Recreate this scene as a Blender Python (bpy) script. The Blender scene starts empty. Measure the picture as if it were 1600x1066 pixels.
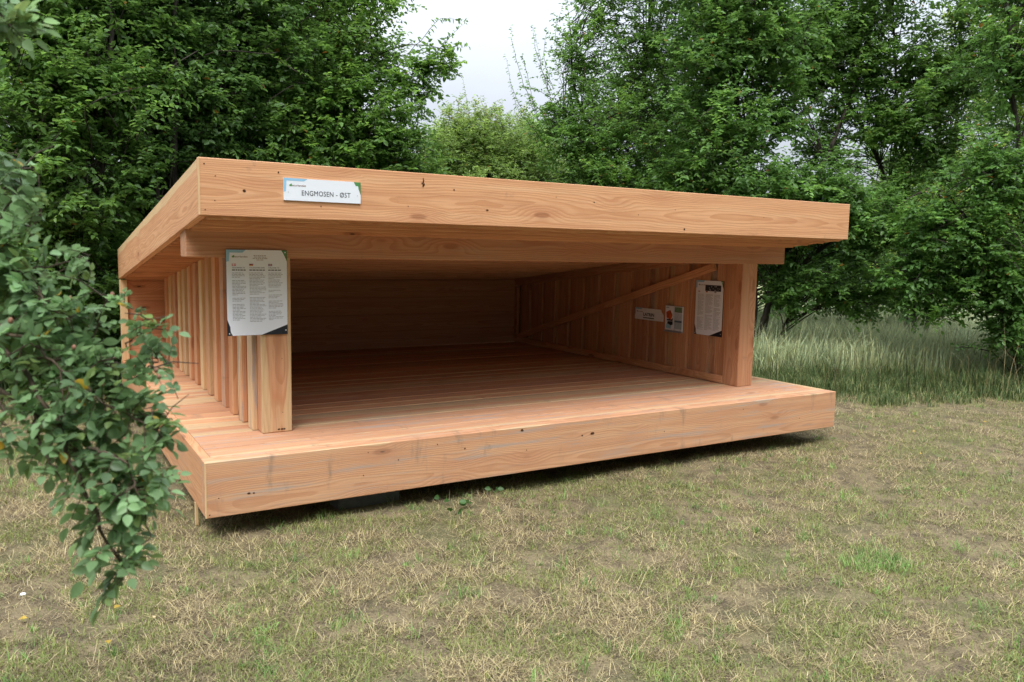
import bpy, math, random
import numpy as np
from mathutils import Matrix, Vector

# ------------------------------------------------------------------ camera, sky, sun, exposure
sc = bpy.context.scene
col = sc.collection
DECK = 0.43                                        # deck top above the ground
F_PX, YAW, PITCH, ROLL = 1249.33, math.radians(31.13), math.radians(-6.323), math.radians(1.064)
CAM = np.array([-0.7862, -4.5582, 1.1866 + DECK])
fw = np.array([math.sin(YAW)*math.cos(PITCH), math.cos(YAW)*math.cos(PITCH), math.sin(PITCH)])
rt0 = np.array([math.cos(YAW), -math.sin(YAW), 0.0])
up0 = np.cross(rt0, fw)
rt = rt0*math.cos(ROLL) + up0*math.sin(ROLL)
up = -rt0*math.sin(ROLL) + up0*math.cos(ROLL)
cam_d = bpy.data.cameras.new('camera')
cam = bpy.data.objects.new('camera', cam_d); col.objects.link(cam)
cam.matrix_world = Matrix(((rt[0], up[0], -fw[0], CAM[0]), (rt[1], up[1], -fw[1], CAM[1]),
                           (rt[2], up[2], -fw[2], CAM[2]), (0, 0, 0, 1)))
cam_d.sensor_width = 36.0
cam_d.lens = 36.0*F_PX/1600.0
cam_d.clip_start, cam_d.clip_end = 0.05, 2000
cam_d.dof.use_dof = True
cam_d.dof.focus_distance = 6.5
cam_d.dof.aperture_fstop = 6.3
sc.camera = cam

SUN_EL, SUN_AZ = math.radians(58), math.radians(220)   # azimuth clockwise from +Y: behind and left of the camera
w = bpy.data.worlds.new('World'); sc.world = w; w.use_nodes = True
nt = w.node_tree; nt.nodes.clear()
sky = nt.nodes.new('ShaderNodeTexSky'); sky.sky_type = 'NISHITA'; sky.sun_disc = False
sky.sun_elevation, sky.sun_rotation = SUN_EL, SUN_AZ
sky.air_density, sky.dust_density, sky.ozone_density = 1.0, 3.0, 1.0
tc = nt.nodes.new('ShaderNodeTexCoord')
cn = nt.nodes.new('ShaderNodeTexNoise'); cn.inputs['Scale'].default_value = 2.2; cn.inputs['Detail'].default_value = 5
cr = nt.nodes.new('ShaderNodeValToRGB')
cr.color_ramp.elements[0].position = 0.30; cr.color_ramp.elements[0].color = (6.1, 6.8, 7.9, 1)
cr.color_ramp.elements[1].position = 0.68; cr.color_ramp.elements[1].color = (8.5, 8.8, 9.4, 1)
mx = nt.nodes.new('ShaderNodeMix'); mx.data_type = 'RGBA'; mx.inputs[0].default_value = 0.88
bg = nt.nodes.new('ShaderNodeBackground'); bg.inputs['Strength'].default_value = 0.10
wo = nt.nodes.new('ShaderNodeOutputWorld')
nt.links.new(tc.outputs['Generated'], cn.inputs['Vector'])
nt.links.new(cn.outputs[0], cr.inputs[0])
# an overcast sky is about three times as bright overhead as at the horizon
sx = nt.nodes.new('ShaderNodeSeparateXYZ'); nt.links.new(tc.outputs['Generated'], sx.inputs[0])
mr = nt.nodes.new('ShaderNodeMapRange'); mr.inputs[1].default_value = 0.0; mr.inputs[2].default_value = 1.0
mr.inputs[3].default_value = 0.25; mr.inputs[4].default_value = 2.05
nt.links.new(sx.outputs[2], mr.inputs[0])
vm = nt.nodes.new('ShaderNodeVectorMath'); vm.operation = 'SCALE'
nt.links.new(cr.outputs[0], vm.inputs[0]); nt.links.new(mr.outputs[0], vm.inputs['Scale'])
nt.links.new(sky.outputs[0], mx.inputs[6]); nt.links.new(vm.outputs[0], mx.inputs[7])
nt.links.new(mx.outputs[2], bg.inputs['Color']); nt.links.new(bg.outputs[0], wo.inputs[0])
sun_d = bpy.data.lights.new('sun', 'SUN'); sun_d.energy = 1.4; sun_d.angle = math.radians(22); sun_d.color = (1.0, 0.96, 0.9)
sun = bpy.data.objects.new('sun', sun_d); col.objects.link(sun)
sdir = Vector((math.sin(SUN_AZ)*math.cos(SUN_EL), math.cos(SUN_AZ)*math.cos(SUN_EL), math.sin(SUN_EL)))
sun.rotation_euler = sdir.to_track_quat('Z', 'Y').to_euler()
sun.location = (-10, -10, 20)
sc.view_settings.view_transform = 'Standard'
sc.view_settings.look = 'None'
sc.view_settings.exposure = 0.98
sc.cycles.max_bounces = 8; sc.cycles.diffuse_bounces = 5; sc.cycles.glossy_bounces = 2; sc.cycles.transmission_bounces = 4
sc.view_settings.gamma = 1.0
sc.view_settings.use_curve_mapping = False

# ------------------------------------------------------------------ helpers
rng = np.random.default_rng(11)
random.seed(5)

def ray(px, py):
    d = rt*(px-800)/F_PX - up*(py-533)/F_PX + fw
    return d
def at(px, depth, z=0.0):
    """ground-plan point seen in photo column px (at the horizon row) and this far ahead"""
    d = ray(px, 533); h = np.array([d[0], d[1]])
    fh = np.array([math.sin(YAW), math.cos(YAW)])
    k = depth/(h @ fh)
    return np.array([CAM[0]+h[0]*k, CAM[1]+h[1]*k, z])
def at3(px, py, depth):
    return CAM + ray(px, py)*depth

def tag(o, label=None, cat=None, group=None, kind=None):
    if label: o['label'] = label
    if cat: o['category'] = cat
    if group: o['group'] = group
    if kind: o['kind'] = kind
    return o
def link(name, me, parent=None):
    o = bpy.data.objects.new(name, me); col.objects.link(o)
    if parent is not None:
        o.parent = parent
        o.matrix_parent_inverse = Matrix.Identity(4)
        if parent.type == 'EMPTY' or True:
            # geometry is built in world space: undo the chain of parents' offsets
            off = Vector((0, 0, 0)); p = parent
            while p is not None:
                off += p.location; p = p.parent
            o.location = -off
    return o
def empty(name, loc, label, cat, group=None):
    o = bpy.data.objects.new(name, None); col.objects.link(o)
    o.location = loc; o.empty_display_size = 0.2
    return tag(o, label, cat, group)

class N:
    """small node-tree helper"""
    def __init__(s, name):
        s.m = bpy.data.materials.new(name); s.m.use_nodes = True
        s.t = s.m.node_tree; s.t.nodes.clear()
        s.out = s.t.nodes.new('ShaderNodeOutputMaterial')
    def n(s, typ, **kw):
        x = s.t.nodes.new(typ)
        for k, v in kw.items(): setattr(x, k, v)
        return x
    def set(s, sock, v):
        if v is None: return
        if isinstance(v, bpy.types.NodeSocket): s.t.links.new(v, sock)
        else: sock.default_value = v
    def math(s, op, a, b=None, c=None, clamp=False):
        x = s.n('ShaderNodeMath', operation=op, use_clamp=clamp)
        for i, v in enumerate((a, b, c)): s.set(x.inputs[i], v)
        return x.outputs[0]
    def mapr(s, v, a, b, c=0.0, d=1.0, smooth=True):
        x = s.n('ShaderNodeMapRange', interpolation_type='SMOOTHSTEP' if smooth else 'LINEAR')
        for i, q in enumerate((v, a, b, c, d)): s.set(x.inputs[i], q)
        return x.outputs[0]
    def mix(s, f, a, b, blend='MIX'):
        x = s.n('ShaderNodeMix', data_type='RGBA', blend_type=blend)
        s.set(x.inputs[0], f); s.set(x.inputs[6], a); s.set(x.inputs[7], b)
        return x.outputs[2]
    def noise(s, vec, scale, detail=2.0, rough=0.5):
        x = s.n('ShaderNodeTexNoise'); s.set(x.inputs['Vector'], vec)
        x.inputs['Scale'].default_value = scale; x.inputs['Detail'].default_value = detail
        x.inputs['Roughness'].default_value = rough
        return x.outputs[0]
    def vmul(s, vec, m):
        x = s.n('ShaderNodeVectorMath', operation='MULTIPLY'); s.set(x.inputs[0], vec); x.inputs[1].default_value = m
        return x.outputs[0]
    def attr(s, name, out='Vector'):
        x = s.n('ShaderNodeAttribute'); x.attribute_name = name
        return x.outputs[out]
    def sep(s, vec):
        x = s.n('ShaderNodeSeparateXYZ'); s.set(x.inputs[0], vec); return x.outputs
    def princ(s, color, rough=0.6, spec=0.4, bump=None, bdist=0.002, bstr=0.5):
        p = s.n('ShaderNodeBsdfPrincipled')
        s.set(p.inputs['Base Color'], color); s.set(p.inputs['Roughness'], rough)
        p.inputs['Specular IOR Level'].default_value = spec
        if bump is not None:
            b = s.n('ShaderNodeBump'); b.inputs['Distance'].default_value = bdist; b.inputs['Strength'].default_value = bstr
            s.set(b.inputs['Height'], bump); s.t.links.new(b.outputs[0], p.inputs['Normal'])
        return p
    def done(s, shader):
        s.t.links.new(shader.outputs[0], s.out.inputs[0]); return s.m

# ------------------------------------------------------------------ materials
def wood_material():
    g = N('larch_wood')
    wc = g.attr('wc'); wt = g.attr('wt')
    u, v, ww = g.sep(wc); tone, sapr, grey = g.sep(wt)
    n1 = g.noise(g.vmul(wc, (0.9, 4, 4)), 1.0, 2)
    n3 = g.noise(g.vmul(wc, (2.6, 9, 9)), 1.0, 2)
    vo = g.n('ShaderNodeTexVoronoi', feature='F1'); g.set(vo.inputs['Vector'], g.vmul(wc, (2.0, 6.5, 6.5)))
    vo.inputs['Scale'].default_value = 1.0
    kd = vo.outputs['Distance']; kc = g.sep(vo.outputs['Color'])[0]
    has = g.mapr(kc, 0.52, 0.56)
    swirl = g.math('MULTIPLY', g.mapr(kd, 0.55, 0.0), has)
    knot = g.math('MULTIPLY', g.mapr(kd, 0.16, 0.09), has)
    core = g.math('MULTIPLY', g.mapr(kd, 0.06, 0.03), g.mapr(kc, 0.72, 0.76))
    r0 = g.math('SQRT', g.math('ADD', g.math('MULTIPLY', v, v), g.math('MULTIPLY', ww, ww)))
    r = g.math('ADD', r0, g.math('MULTIPLY', g.math('SUBTRACT', n1, 0.5), 0.075))
    r = g.math('ADD', r, g.math('MULTIPLY', g.math('SUBTRACT', n3, 0.5), 0.012))
    r = g.math('ADD', r, g.math('MULTIPLY', swirl, 0.035))
    ph = g.math('FRACT', g.math('DIVIDE', r, 0.0100))
    ring = g.math('MULTIPLY', g.mapr(ph, 0.25, 0.86), g.mapr(ph, 1.0, 0.93))
    fibre = g.noise(g.vmul(wc, (4, 170, 170)), 1.0, 3, 0.6)
    streak = g.noise(g.vmul(wc, (0.8, 26, 26)), 1.0, 3, 0.55)
    early = (0.68, 0.365, 0.195, 1); late = (0.455, 0.18, 0.070, 1)
    c = g.mix(g.math('MULTIPLY', ring, 0.52), early, late)
    c = g.mix(g.mapr(streak, 0.42, 0.72, 0.0, 0.62), c, (0.52, 0.235, 0.115, 1))
    c = g.mix(g.mapr(streak, 0.48, 0.25, 0.0, 0.4), c, (0.70, 0.45, 0.26, 1))
    # sapwood
    sap = g.mapr(g.math('SUBTRACT', r, sapr), -0.004, 0.004)
    sc_ = g.mix(g.math('MULTIPLY', ring, 0.35), (0.68, 0.50, 0.28, 1), (0.56, 0.36, 0.17, 1))
    c = g.mix(g.math('MULTIPLY', sap, 0.85), c, sc_)
    # tone of each board
    hs = g.n('ShaderNodeHueSaturation'); g.set(hs.inputs['Color'], c)
    g.set(hs.inputs['Value'], g.mapr(tone, 0, 1, 0.78, 1.14, False))
    g.set(hs.inputs['Hue'], g.mapr(tone, 0, 1, 0.496, 0.502, False))
    c = hs.outputs[0]
    c = g.mix(g.mapr(fibre, 0.45, 0.75, 0, 0.35), c, (0.33, 0.15, 0.075, 1))
    c = g.mix(g.math('MULTIPLY', swirl, 0.38), c, (0.50, 0.19, 0.09, 1))
    c = g.mix(g.math('MULTIPLY', knot, 0.6), c, (0.30, 0.115, 0.05, 1))
    c = g.mix(g.math('MULTIPLY', core, 0.85), c, (0.035, 0.018, 0.012, 1))
    # grey weathering and grubby marks
    st = g.noise(g.vmul(wc, (1.5, 24, 24)), 1.0, 4, 0.65)
    gr = g.math('MULTIPLY', g.mapr(st, 0.50, 0.72), grey)
    c = g.mix(gr, c, (0.40, 0.34, 0.30, 1))
    c = g.mix(g.mapr(grey, 0.3, 0.9, 0, 0.16), c, (0.55, 0.375, 0.285, 1))
    dirt = g.noise(g.vmul(wc, (5, 5, 5)), 1.0, 5, 0.7)
    c = g.mix(g.mapr(dirt, 0.64, 0.80, 0, 0.45), c, (0.20, 0.14, 0.10, 1))
    smear = g.noise(g.vmul(wc, (7, 1.6, 1.6)), 1.0, 4, 0.65)
    c = g.mix(g.math('MULTIPLY', g.mapr(smear, 0.57, 0.74, 0, 0.6), g.mapr(grey, 0.0, 0.8)), c, (0.24, 0.175, 0.13, 1))
    h = g.math('ADD', g.math('MULTIPLY', ring, -0.5), fibre)
    p = g.princ(c, g.mapr(fibre, 0.3, 0.7, 0.55, 0.72), 0.35, h, 0.0012, 0.5)
    return g.done(p)

def plain(name, rgb, rough=0.5, spec=0.4, var=0.1, scale=8.0):
    g = N(name)
    tcn = g.n('ShaderNodeTexCoord')
    nz = g.noise(tcn.outputs['Object'], scale, 4, 0.6)
    a = tuple(x*(1-var) for x in rgb) + (1,); b = tuple(min(1, x*(1+var)) for x in rgb) + (1,)
    c = g.mix(g.mapr(nz, 0.3, 0.7), a, b)
    return g.done(g.princ(c, rough, spec, nz, 0.001, 0.15))

def leaf_material(name, trans=0.50, rough=0.42, spec=0.45):
    g = N(name)
    c = g.attr('col', 'Color')
    p = g.princ(c, rough, spec)
    hs = g.n('ShaderNodeHueSaturation'); g.set(hs.inputs['Color'], c)
    hs.inputs['Hue'].default_value = 0.48; hs.inputs['Saturation'].default_value = 1.05; hs.inputs['Value'].default_value = 1.5
    t = g.n('ShaderNodeBsdfTranslucent'); g.set(t.inputs['Color'], hs.outputs[0])
    m = g.n('ShaderNodeMixShader'); m.inputs[0].default_value = trans
    g.t.links.new(p.outputs[0], m.inputs[1]); g.t.links.new(t.outputs[0], m.inputs[2])
    return g.done(m)

def bark_material(name, a, b):
    g = N(name)
    tcn = g.n('ShaderNodeTexCoord')
    nz = g.noise(g.vmul(tcn.outputs['Object'], (14, 14, 3.0)), 1.0, 5, 0.65)
    lich = g.noise(tcn.outputs['Object'], 5.0, 4, 0.6)
    c = g.mix(g.mapr(nz, 0.35, 0.65), a + (1,), b + (1,))
    c = g.mix(g.mapr(lich, 0.58, 0.70, 0, 0.5), c, (0.14, 0.16, 0.10, 1))
    return g.done(g.princ(c, 0.85, 0.2, nz, 0.01, 0.6))

def ground_material():
    g = N('dry_lawn_soil')
    tcn = g.n('ShaderNodeTexCoord'); P = tcn.outputs['Object']
    a = g.noise(P, 1.1, 4, 0.6); b = g.noise(P, 6.0, 5, 0.65); f = g.noise(P, 90.0, 4, 0.7)
    c = g.mix(g.mapr(b, 0.35, 0.62), (0.115, 0.09, 0.062, 1), (0.26, 0.21, 0.125, 1))
    c = g.mix(g.mapr(a, 0.50, 0.64, 0, 0.6), c, (0.12, 0.135, 0.055, 1))
    c = g.mix(g.mapr(f, 0.45, 0.7, 0, 0.7), c, (0.34, 0.28, 0.16, 1))
    c = g.mix(g.mapr(f, 0.45, 0.25, 0, 0.7), c, (0.055, 0.042, 0.032, 1))
    return g.done(g.princ(c, 0.95, 0.1, g.math('ADD', f, b), 0.02, 0.8))

def concrete_material():
    g = N('grey_concrete')
    tcn = g.n('ShaderNodeTexCoord'); P = tcn.outputs['Object']
    a = g.noise(P, 9, 5, 0.65); b = g.noise(P, 120, 3, 0.6)
    c = g.mix(g.mapr(a, 0.3, 0.7), (0.12, 0.12, 0.118, 1), (0.21, 0.205, 0.20, 1))
    c = g.mix(g.mapr(b, 0.55, 0.7, 0, 0.5), c, (0.14, 0.14, 0.135, 1))
    return g.done(g.princ(c, 0.9, 0.2, b, 0.003, 0.6))

M_WOOD = wood_material()
M_LEAF = leaf_material('green_leaf')
M_ROSE = leaf_material('rose_leaf', 0.40, 0.45, 0.4)
M_GRASS = leaf_material('grass_blade', 0.25, 0.6, 0.25)
M_BARK = bark_material('grey_brown_bark', (0.026, 0.021, 0.017), (0.075, 0.062, 0.05))
M_TWIG = plain('rose_cane', (0.085, 0.06, 0.04), 0.7, 0.3, 0.3)
M_SOIL = ground_material()
M_CONC = concrete_material()
M_FELT = plain('roofing_felt', (0.035, 0.035, 0.038), 0.9, 0.2, 0.25, 30)
M_WHITE = plain('white_sign_panel', (0.82, 0.86, 0.93), 0.35, 0.5, 0.015, 3)
M_PAPER = plain('white_paper', (0.80, 0.85, 0.95), 0.55, 0.3, 0.015, 3)
M_NAVY = plain('dark_navy_panel', (0.012, 0.016, 0.028), 0.35, 0.5, 0.1)
M_BLUE = plain('light_blue_print', (0.30, 0.56, 0.78), 0.4, 0.4, 0.04)
M_GREEN = plain('leaf_green_print', (0.09, 0.27, 0.09), 0.4, 0.4, 0.08)
M_INK = plain('dark_ink', (0.03, 0.03, 0.04), 0.5, 0.3, 0.1)
M_GREY = plain('grey_ink', (0.27, 0.28, 0.31), 0.5, 0.3, 0.1)
M_BROWN = plain('brown_ink', (0.20, 0.10, 0.07), 0.5, 0.3, 0.1)
M_RED = plain('red_print', (0.50, 0.03, 0.04), 0.5, 0.3, 0.1)
M_GOLD = plain('golden_print', (0.65, 0.42, 0.05), 0.5, 0.3, 0.1)
M_DBLUE = plain('deep_blue_print', (0.03, 0.05, 0.20), 0.5, 0.3, 0.1)
M_ORANGE = plain('orange_print', (0.55, 0.11, 0.03), 0.4, 0.4, 0.3, 40)
M_STEEL = plain('steel_screw', (0.55, 0.55, 0.56), 0.35, 0.6, 0.1)
M_DARK = plain('dark_hole', (0.075, 0.036, 0.02), 0.9, 0.1, 0.2)
M_CLEAR = plain('grey_acrylic', (0.35, 0.38, 0.42), 0.2, 0.6, 0.05)
M_YELLOW = plain('fallen_yellow_leaf', (0.62, 0.44, 0.08), 0.6, 0.3, 0.2)
M_CHIP = plain('fresh_wood_chip', (0.66, 0.45, 0.26), 0.7, 0.3, 0.15)
M_BUD = plain('brown_pink_bud', (0.26, 0.13, 0.085), 0.6, 0.3, 0.25, 60)

# ------------------------------------------------------------------ timber builder
class Wood:
    def __init__(s): s.v, s.f, s.wc, s.wt, s.mi = [], [], [], [], []
    def hexa(s, c8, grain, ch=0.003, tone=None, sap=None, grey=None, pith=None):
        """c8: 8 corners ordered x-fastest (000,100,010,110,001,...); grain: axis 0/1/2 that runs along the board"""
        c8 = np.array(c8, float).reshape(2, 2, 2, 3)             # [z][y][x]
        L = [np.linalg.norm(c8[0, 0, 1]-c8[0, 0, 0]), np.linalg.norm(c8[0, 1, 0]-c8[0, 0, 0]), np.linalg.norm(c8[1, 0, 0]-c8[0, 0, 0])]
        e = [min(0.3, ch/max(l, 1e-6)) for l in L]
        tone = random.random() if tone is None else tone
        sap = random.choice([9, 9, 0.19, 0.16]) if sap is None else sap
        grey = random.random()*0.35 if grey is None else grey
        if pith is None: pith = (random.uniform(-.06, .06), random.choice([-1, 1])*random.uniform(.02, .11))
        u0 = random.uniform(0, 60)
        cross = [a for a in range(3) if a != grain]
        cross.sort(key=lambda a: -L[a])
        base = len(s.v); idx = {}
        for sx in (0, 1):
            for sy in (0, 1):
                for sz in (0, 1):
                    for fa in range(3):
                        p = []
                        for a, sg in enumerate((sx, sy, sz)):
                            p.append(float(sg) if a == fa else (e[a] if sg == 0 else 1-e[a]))
                        x, y, z = p
                        P = 0
                        for kz in (0, 1):
                            for ky in (0, 1):
                                for kx in (0, 1):
                                    wgt = (x if kx else 1-x)*(y if ky else 1-y)*(z if kz else 1-z)
                                    P = P + wgt*c8[kz, ky, kx]
                        idx[(sx, sy, sz, fa)] = len(s.v)
                        s.v.append(P)
                        q = [p[grain]*L[grain]+u0, (p[cross[0]]-.5)*L[cross[0]]-pith[0], (p[cross[1]]-.5)*L[cross[1]]-pith[1]]
                        s.wc.append(q); s.wt.append((tone, sap, grey))
        def quad(*k):
            s.f.append([idx[i] for i in k]); s.mi.append(0)
        for fa in range(3):
            b, c = [a for a in range(3) if a != fa]
            for sg in (0, 1):
                k = []
                for (pb, pc) in ((0, 0), (1, 0), (1, 1), (0, 1)):
                    t = [0, 0, 0]; t[fa] = sg; t[b] = pb; t[c] = pc
                    k.append((t[0], t[1], t[2], fa))
                if (sg == 0) ^ (fa == 1): k.reverse()
                quad(*k)
        for a in range(3):                                       # edges along axis a
            b, c = [x for x in range(3) if x != a]
            for sb in (0, 1):
                for s2 in (0, 1):
                    def key(pa, fa):
                        t = [0, 0, 0]; t[a] = pa; t[b] = sb; t[c] = s2
                        return (t[0], t[1], t[2], fa)
                    quad(key(0, b), key(1, b), key(1, c), key(0, c))
        for sx in (0, 1):
            for sy in (0, 1):
                for sz in (0, 1):
                    quad((sx, sy, sz, 0), (sx, sy, sz, 1), (sx, sy, sz, 2))
    def box(s, x0, x1, y0, y1, z0, z1, grain, **kw):
        s.hexa([(x, y, z) for z in (z0, z1) for y in (y0, y1) for x in (x0, x1)], grain, **kw)
    def disc(s, c, r, n, mat=1, ecc=1.0):
        """small dark nail hole or screw head lying on a face with outward normal n"""
        n = Vector(n); t = n.orthogonal().normalized()
        if abs(n.z) < .5: t = Vector((0, 0, 1)).cross(n).normalized()
        b = n.cross(t)
        r = r*.7; k = 8; base = len(s.v)
        for i in range(k):
            a = 2*math.pi*i/k
            rr = r*random.uniform(.8, 1.15)
            p = Vector(c) + t*math.cos(a)*rr*ecc + b*math.sin(a)*rr + n*0.0012
            s.v.append(np.array(p)); s.wc.append((0, 0, 0)); s.wt.append((.5, 9, 0))
        s.f.append(list(range(base, base+k))); s.mi.append(mat)
    def build(s, name, parent, mats=None):
        me = bpy.data.meshes.new(name)
        me.from_pydata([tuple(p + np.array((0, 0, DECK))) for p in s.v], [], s.f)
        import bmesh
        bm = bmesh.new(); bm.from_mesh(me); bmesh.ops.recalc_face_normals(bm, faces=bm.faces[:]); bm.to_mesh(me); bm.free()
        for m in (mats or [M_WOOD, M_DARK, M_STEEL]): me.materials.append(m)
        me.polygons.foreach_set('material_index', s.mi)
        for nm, dat in (('wc', s.wc), ('wt', s.wt)):
            a = me.attributes.new(nm, 'FLOAT_VECTOR', 'POINT')
            a.data.foreach_set('vector', np.array(dat, np.float32).ravel())
        return link(name, me, parent)

# ------------------------------------------------------------------ the shelter (deck top = 0 in this frame)
W, D, T = 5.374, 4.629, 0.32
ZF, ZB, RF, YF = 1.353, 0.838, 0.304, -0.021
def zs(y): return ZF + (ZB-ZF)*(y-YF)/(D-YF)
WL, WR, PS, PY = 0.454, 4.726, 0.191, 0.568
shelter = empty('wooden_shelter', (W/2, D/2, 0.11), 'large open-fronted shelter of fresh reddish timber with sloping flat roof', 'shelter')

# deck edge
b = Wood()
b.box(0, W, 0, .115, -T, 0, 0, tone=.72, sap=.281, grey=.8, pith=(-.10, .03), ch=.004)
b.box(-.002, .006, -.0025, .006, -T+.002, -.002, 2, tone=1, sap=-.1, grey=0, ch=.001)
for (x, z, r, e) in ((.235, -.205, .010, 1.5), (.262, -.207, .007, 1.3), (1.62, -.10, .008, 1.2), (2.06, -.022, .012, 1.6), (2.10, -.165, .006, 1), (2.66, -.105, .016, 1.7), (2.57, -.112, .008, 1.5), (1.15, -.12, .006, 1),
                     (.95, -.05, .005, 1), (.92, -.19, .006, 1), (3.35, -.16, .006, 1), (4.2, -.06, .006, 1), (.02, -.30, .006, 1), (.07, -.21, .005, 1), (4.9, -.2, .006, 1), (1.42, -.05, .006, 1)):
    b.disc((x, -.0004, z), r, (0, -1, 0), 1, e)
b.build('front_edge_beam', shelter)
b = Wood(); b.box(0, .05, .119, D, -T, 0, 1, tone=.7, sap=9, grey=.3, pith=(-.1, .05)); b.build('side_edge_board', shelter)
b = Wood(); b.box(W-.05, W, .119, D, -T, 0, 1, tone=.6); b.build('side_edge_board', shelter)
b = Wood(); b.box(.053, W-.053, D-.05, D, -T, -.001, 0); b.build('rear_edge_board', shelter)
# floor
b = Wood(); y = .119; i = 0
while y < D-.06:
    wd = min(random.choice([.145, .17, .195, .195]), D-.055-y)
    if wd < .03: break
    dz = random.uniform(-.003, .0005)
    b.box(.053, W-.053, y, y+wd-.008, -.04+dz, dz, 0, grey=(1.0 if i < 3 else .55), tone=random.uniform(.05, 1), sap=random.choice([9, .15, .12, .10]), ch=.0035,
          pith=(random.uniform(-.06, .06), random.choice([-1, 1])*random.uniform(.03, .12)))
    y += wd; i += 1
b.build('floor', shelter)
b = Wood()
for xx in (.9, 2.2, 3.5, 4.6): b.box(xx, xx+.08, .13, D-.06, -.30, -.05, 1)
b.build('floor_joists', shelter)

# posts and lintel
for (x, sap, tn) in ((WL, .21, .45), (WR, 9, .25)):
    b = Wood(); b.box(x, x+PS, PY, PY+PS, .001, zs(PY+PS)-.03, 2, tone=tn, sap=sap, grey=.15, pith=(.02, .11), ch=.005)
    for q in (.25, .6): b.disc((x+.13, PY-.0004, q-.12), .004, (0, -1, 0), 1)
    if x == WL:
        for q in (.105, .125, .14): b.disc((x+q, PY-.0004, .02), .009, (0, -1, 0), 1, 1.4)
    b.build('post', shelter)
b = Wood()
b.box(.02, 5.267, PY-.002, PY+PS-.004, 1.123, 1.294, 0, tone=.02, sap=9, grey=.3, pith=(.03, .07), ch=.004)
b.build('lintel_beam', shelter)

# roof
roof_b = Wood()
TH = .045
roof_b.box(0, W, YF, YF+TH, ZF, ZF+RF, 0, tone=.95, sap=.21, grey=.05, pith=(-.02, .075), ch=.003)
for (x, z, r, e) in ((.03, .27, .006, 1), (.085, .21, .005, 1), (.235, .14, .013, 1), (.08, .08, .005, 1), (.03, .03, .005, 1), (.66, .075, .006, 1), (1.51, .215, .008, 1), (1.75, .1, .008, 1.6), (1.2, .1, .005, 1),
                     (2.28, .21, .005, 1), (2.6, .19, .006, 1.5), (3.0, .12, .005, 1), (3.45, .03, .012, 1), (3.35, .17, .005, 1), (4.3, .15, .005, 1), (.42, .25, .007, 1)):
    roof_b.disc((x, YF-.0004, ZF+z), r, (0, -1, 0), 1, e)
for k in range(9):   # torn dark knot, a tall ragged spot
    roof_b.disc((1.30+random.uniform(-.008, .008), YF-.0004, ZF+.225+k*.006), .011-abs(k-2)*.0011, (0, -1, 0), 1, .8)
roof_b.box(-.002, .006, YF-.0025, YF+.006, ZF+.002, ZF+RF-.002, 2, tone=1, sap=-.1, grey=0, ch=.001)
roof = roof_b.build('roof', shelter)
def slope_box(bw, x0, x1, y0, y1, o0, o1, grain=1, **kw):
    bw.hexa([(x, y, zs(y)+o) for o in (o0, o1) for y in (y0, y1) for x in (x0, x1)], grain, **kw)
for (x0, x1) in ((0.001, TH), (W-TH, W-.001)):
    b = Wood(); slope_box(b, x0, x1, YF+TH+.001, D, 0, RF, tone=.85, sap=.17, grey=.05, pith=(-.05, .06))
    b.build('side_fascia', roof)
b = Wood(); slope_box(b, TH+.002, W-TH-.002, D-TH, D-.002, .0, RF-.004, 0); b.build('rear_fascia', roof)
b = Wood(); y = YF+TH+.003; i = 0
while y < D-TH-.02:
    wd = min(.165, D-TH-.004-y)
    z0, z1 = zs(y), zs(y+wd)
    lap = .012
    b.hexa([(x, yy, zz) for (za, zb_) in ((z0-.014, z1+.012), (z0+.012, z1+.036)) for (yy, zz) in ((y, za), (y+wd-.002, zb_)) for x in (TH+.003, W-TH-.003)], 0,
           tone=random.uniform(.45, .95), grey=.1, sap=9, ch=.002)
    y += wd; i += 1
b.build('soffit', roof)
# felt on top
me = bpy.data.meshes.new('roofing_felt')
vs = [(x, y, zs(y)+o+DECK) for o in (RF-.03, RF-.012) for y in (YF+TH+.002, D-TH-.002) for x in (TH+.003, W-TH-.003)]
me.from_pydata(vs, [], [(0, 2, 3, 1), (4, 5, 7, 6), (0, 1, 5, 4), (2, 6, 7, 3), (0, 4, 6, 2), (1, 3, 7, 5)])
me.materials.append(M_FELT); link('roofing_felt', me, roof)

# side walls: boards with narrow battens outside, rails and a diagonal brace inside
def wall(xb0, xb1, xo0, xo1, g0, PITCHB):
    b = Wood()
    yend = D-.095; ya = .765; k = 0
    while ya < yend-.03:                                        # boards, with gaps centred on g0 + k*pitch
        gc = g0+k*PITCHB; k += 1
        if gc-.047 < ya+.03: continue
        yb_ = min(gc-.047, yend)
        b.hexa([(x, yy, zz) for top in (0, 1) for yy in (ya, yb_) for x in (xb0, xb1) for zz in ((zs(yy)-.004) if top else .002,)], 2, tone=random.uniform(.15, .9), grey=.3)
        ya = gc+.047
    for k in range(15):                                         # narrow thick battens over the gaps
        gc = g0+k*PITCHB+random.uniform(-.006, .006); ya = gc-.062; yb_ = min(gc+.062, yend)
        if ya > yend-.05: break
        jx = random.uniform(-.002, .002)
        b.hexa([(x, yy, zz) for top in (0, 1) for yy in (ya, yb_) for x in (xo0+jx, xo1) for zz in ((zs(yy)-.006) if top else .002,)], 2,
               tone=random.uniform(.3, 1), grey=(2.2 if k in (0, 1, 3) else .35), sap=random.choice([9, .12, .06, .05]))
    return b
wl_ = wall(.4555, .4775, .419, .4545, .744, .2835).build('side_wall', shelter)
wr_ = wall(4.766, 4.800, 4.838, 4.8015, .962, .2915).build('side_wall', shelter)
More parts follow.
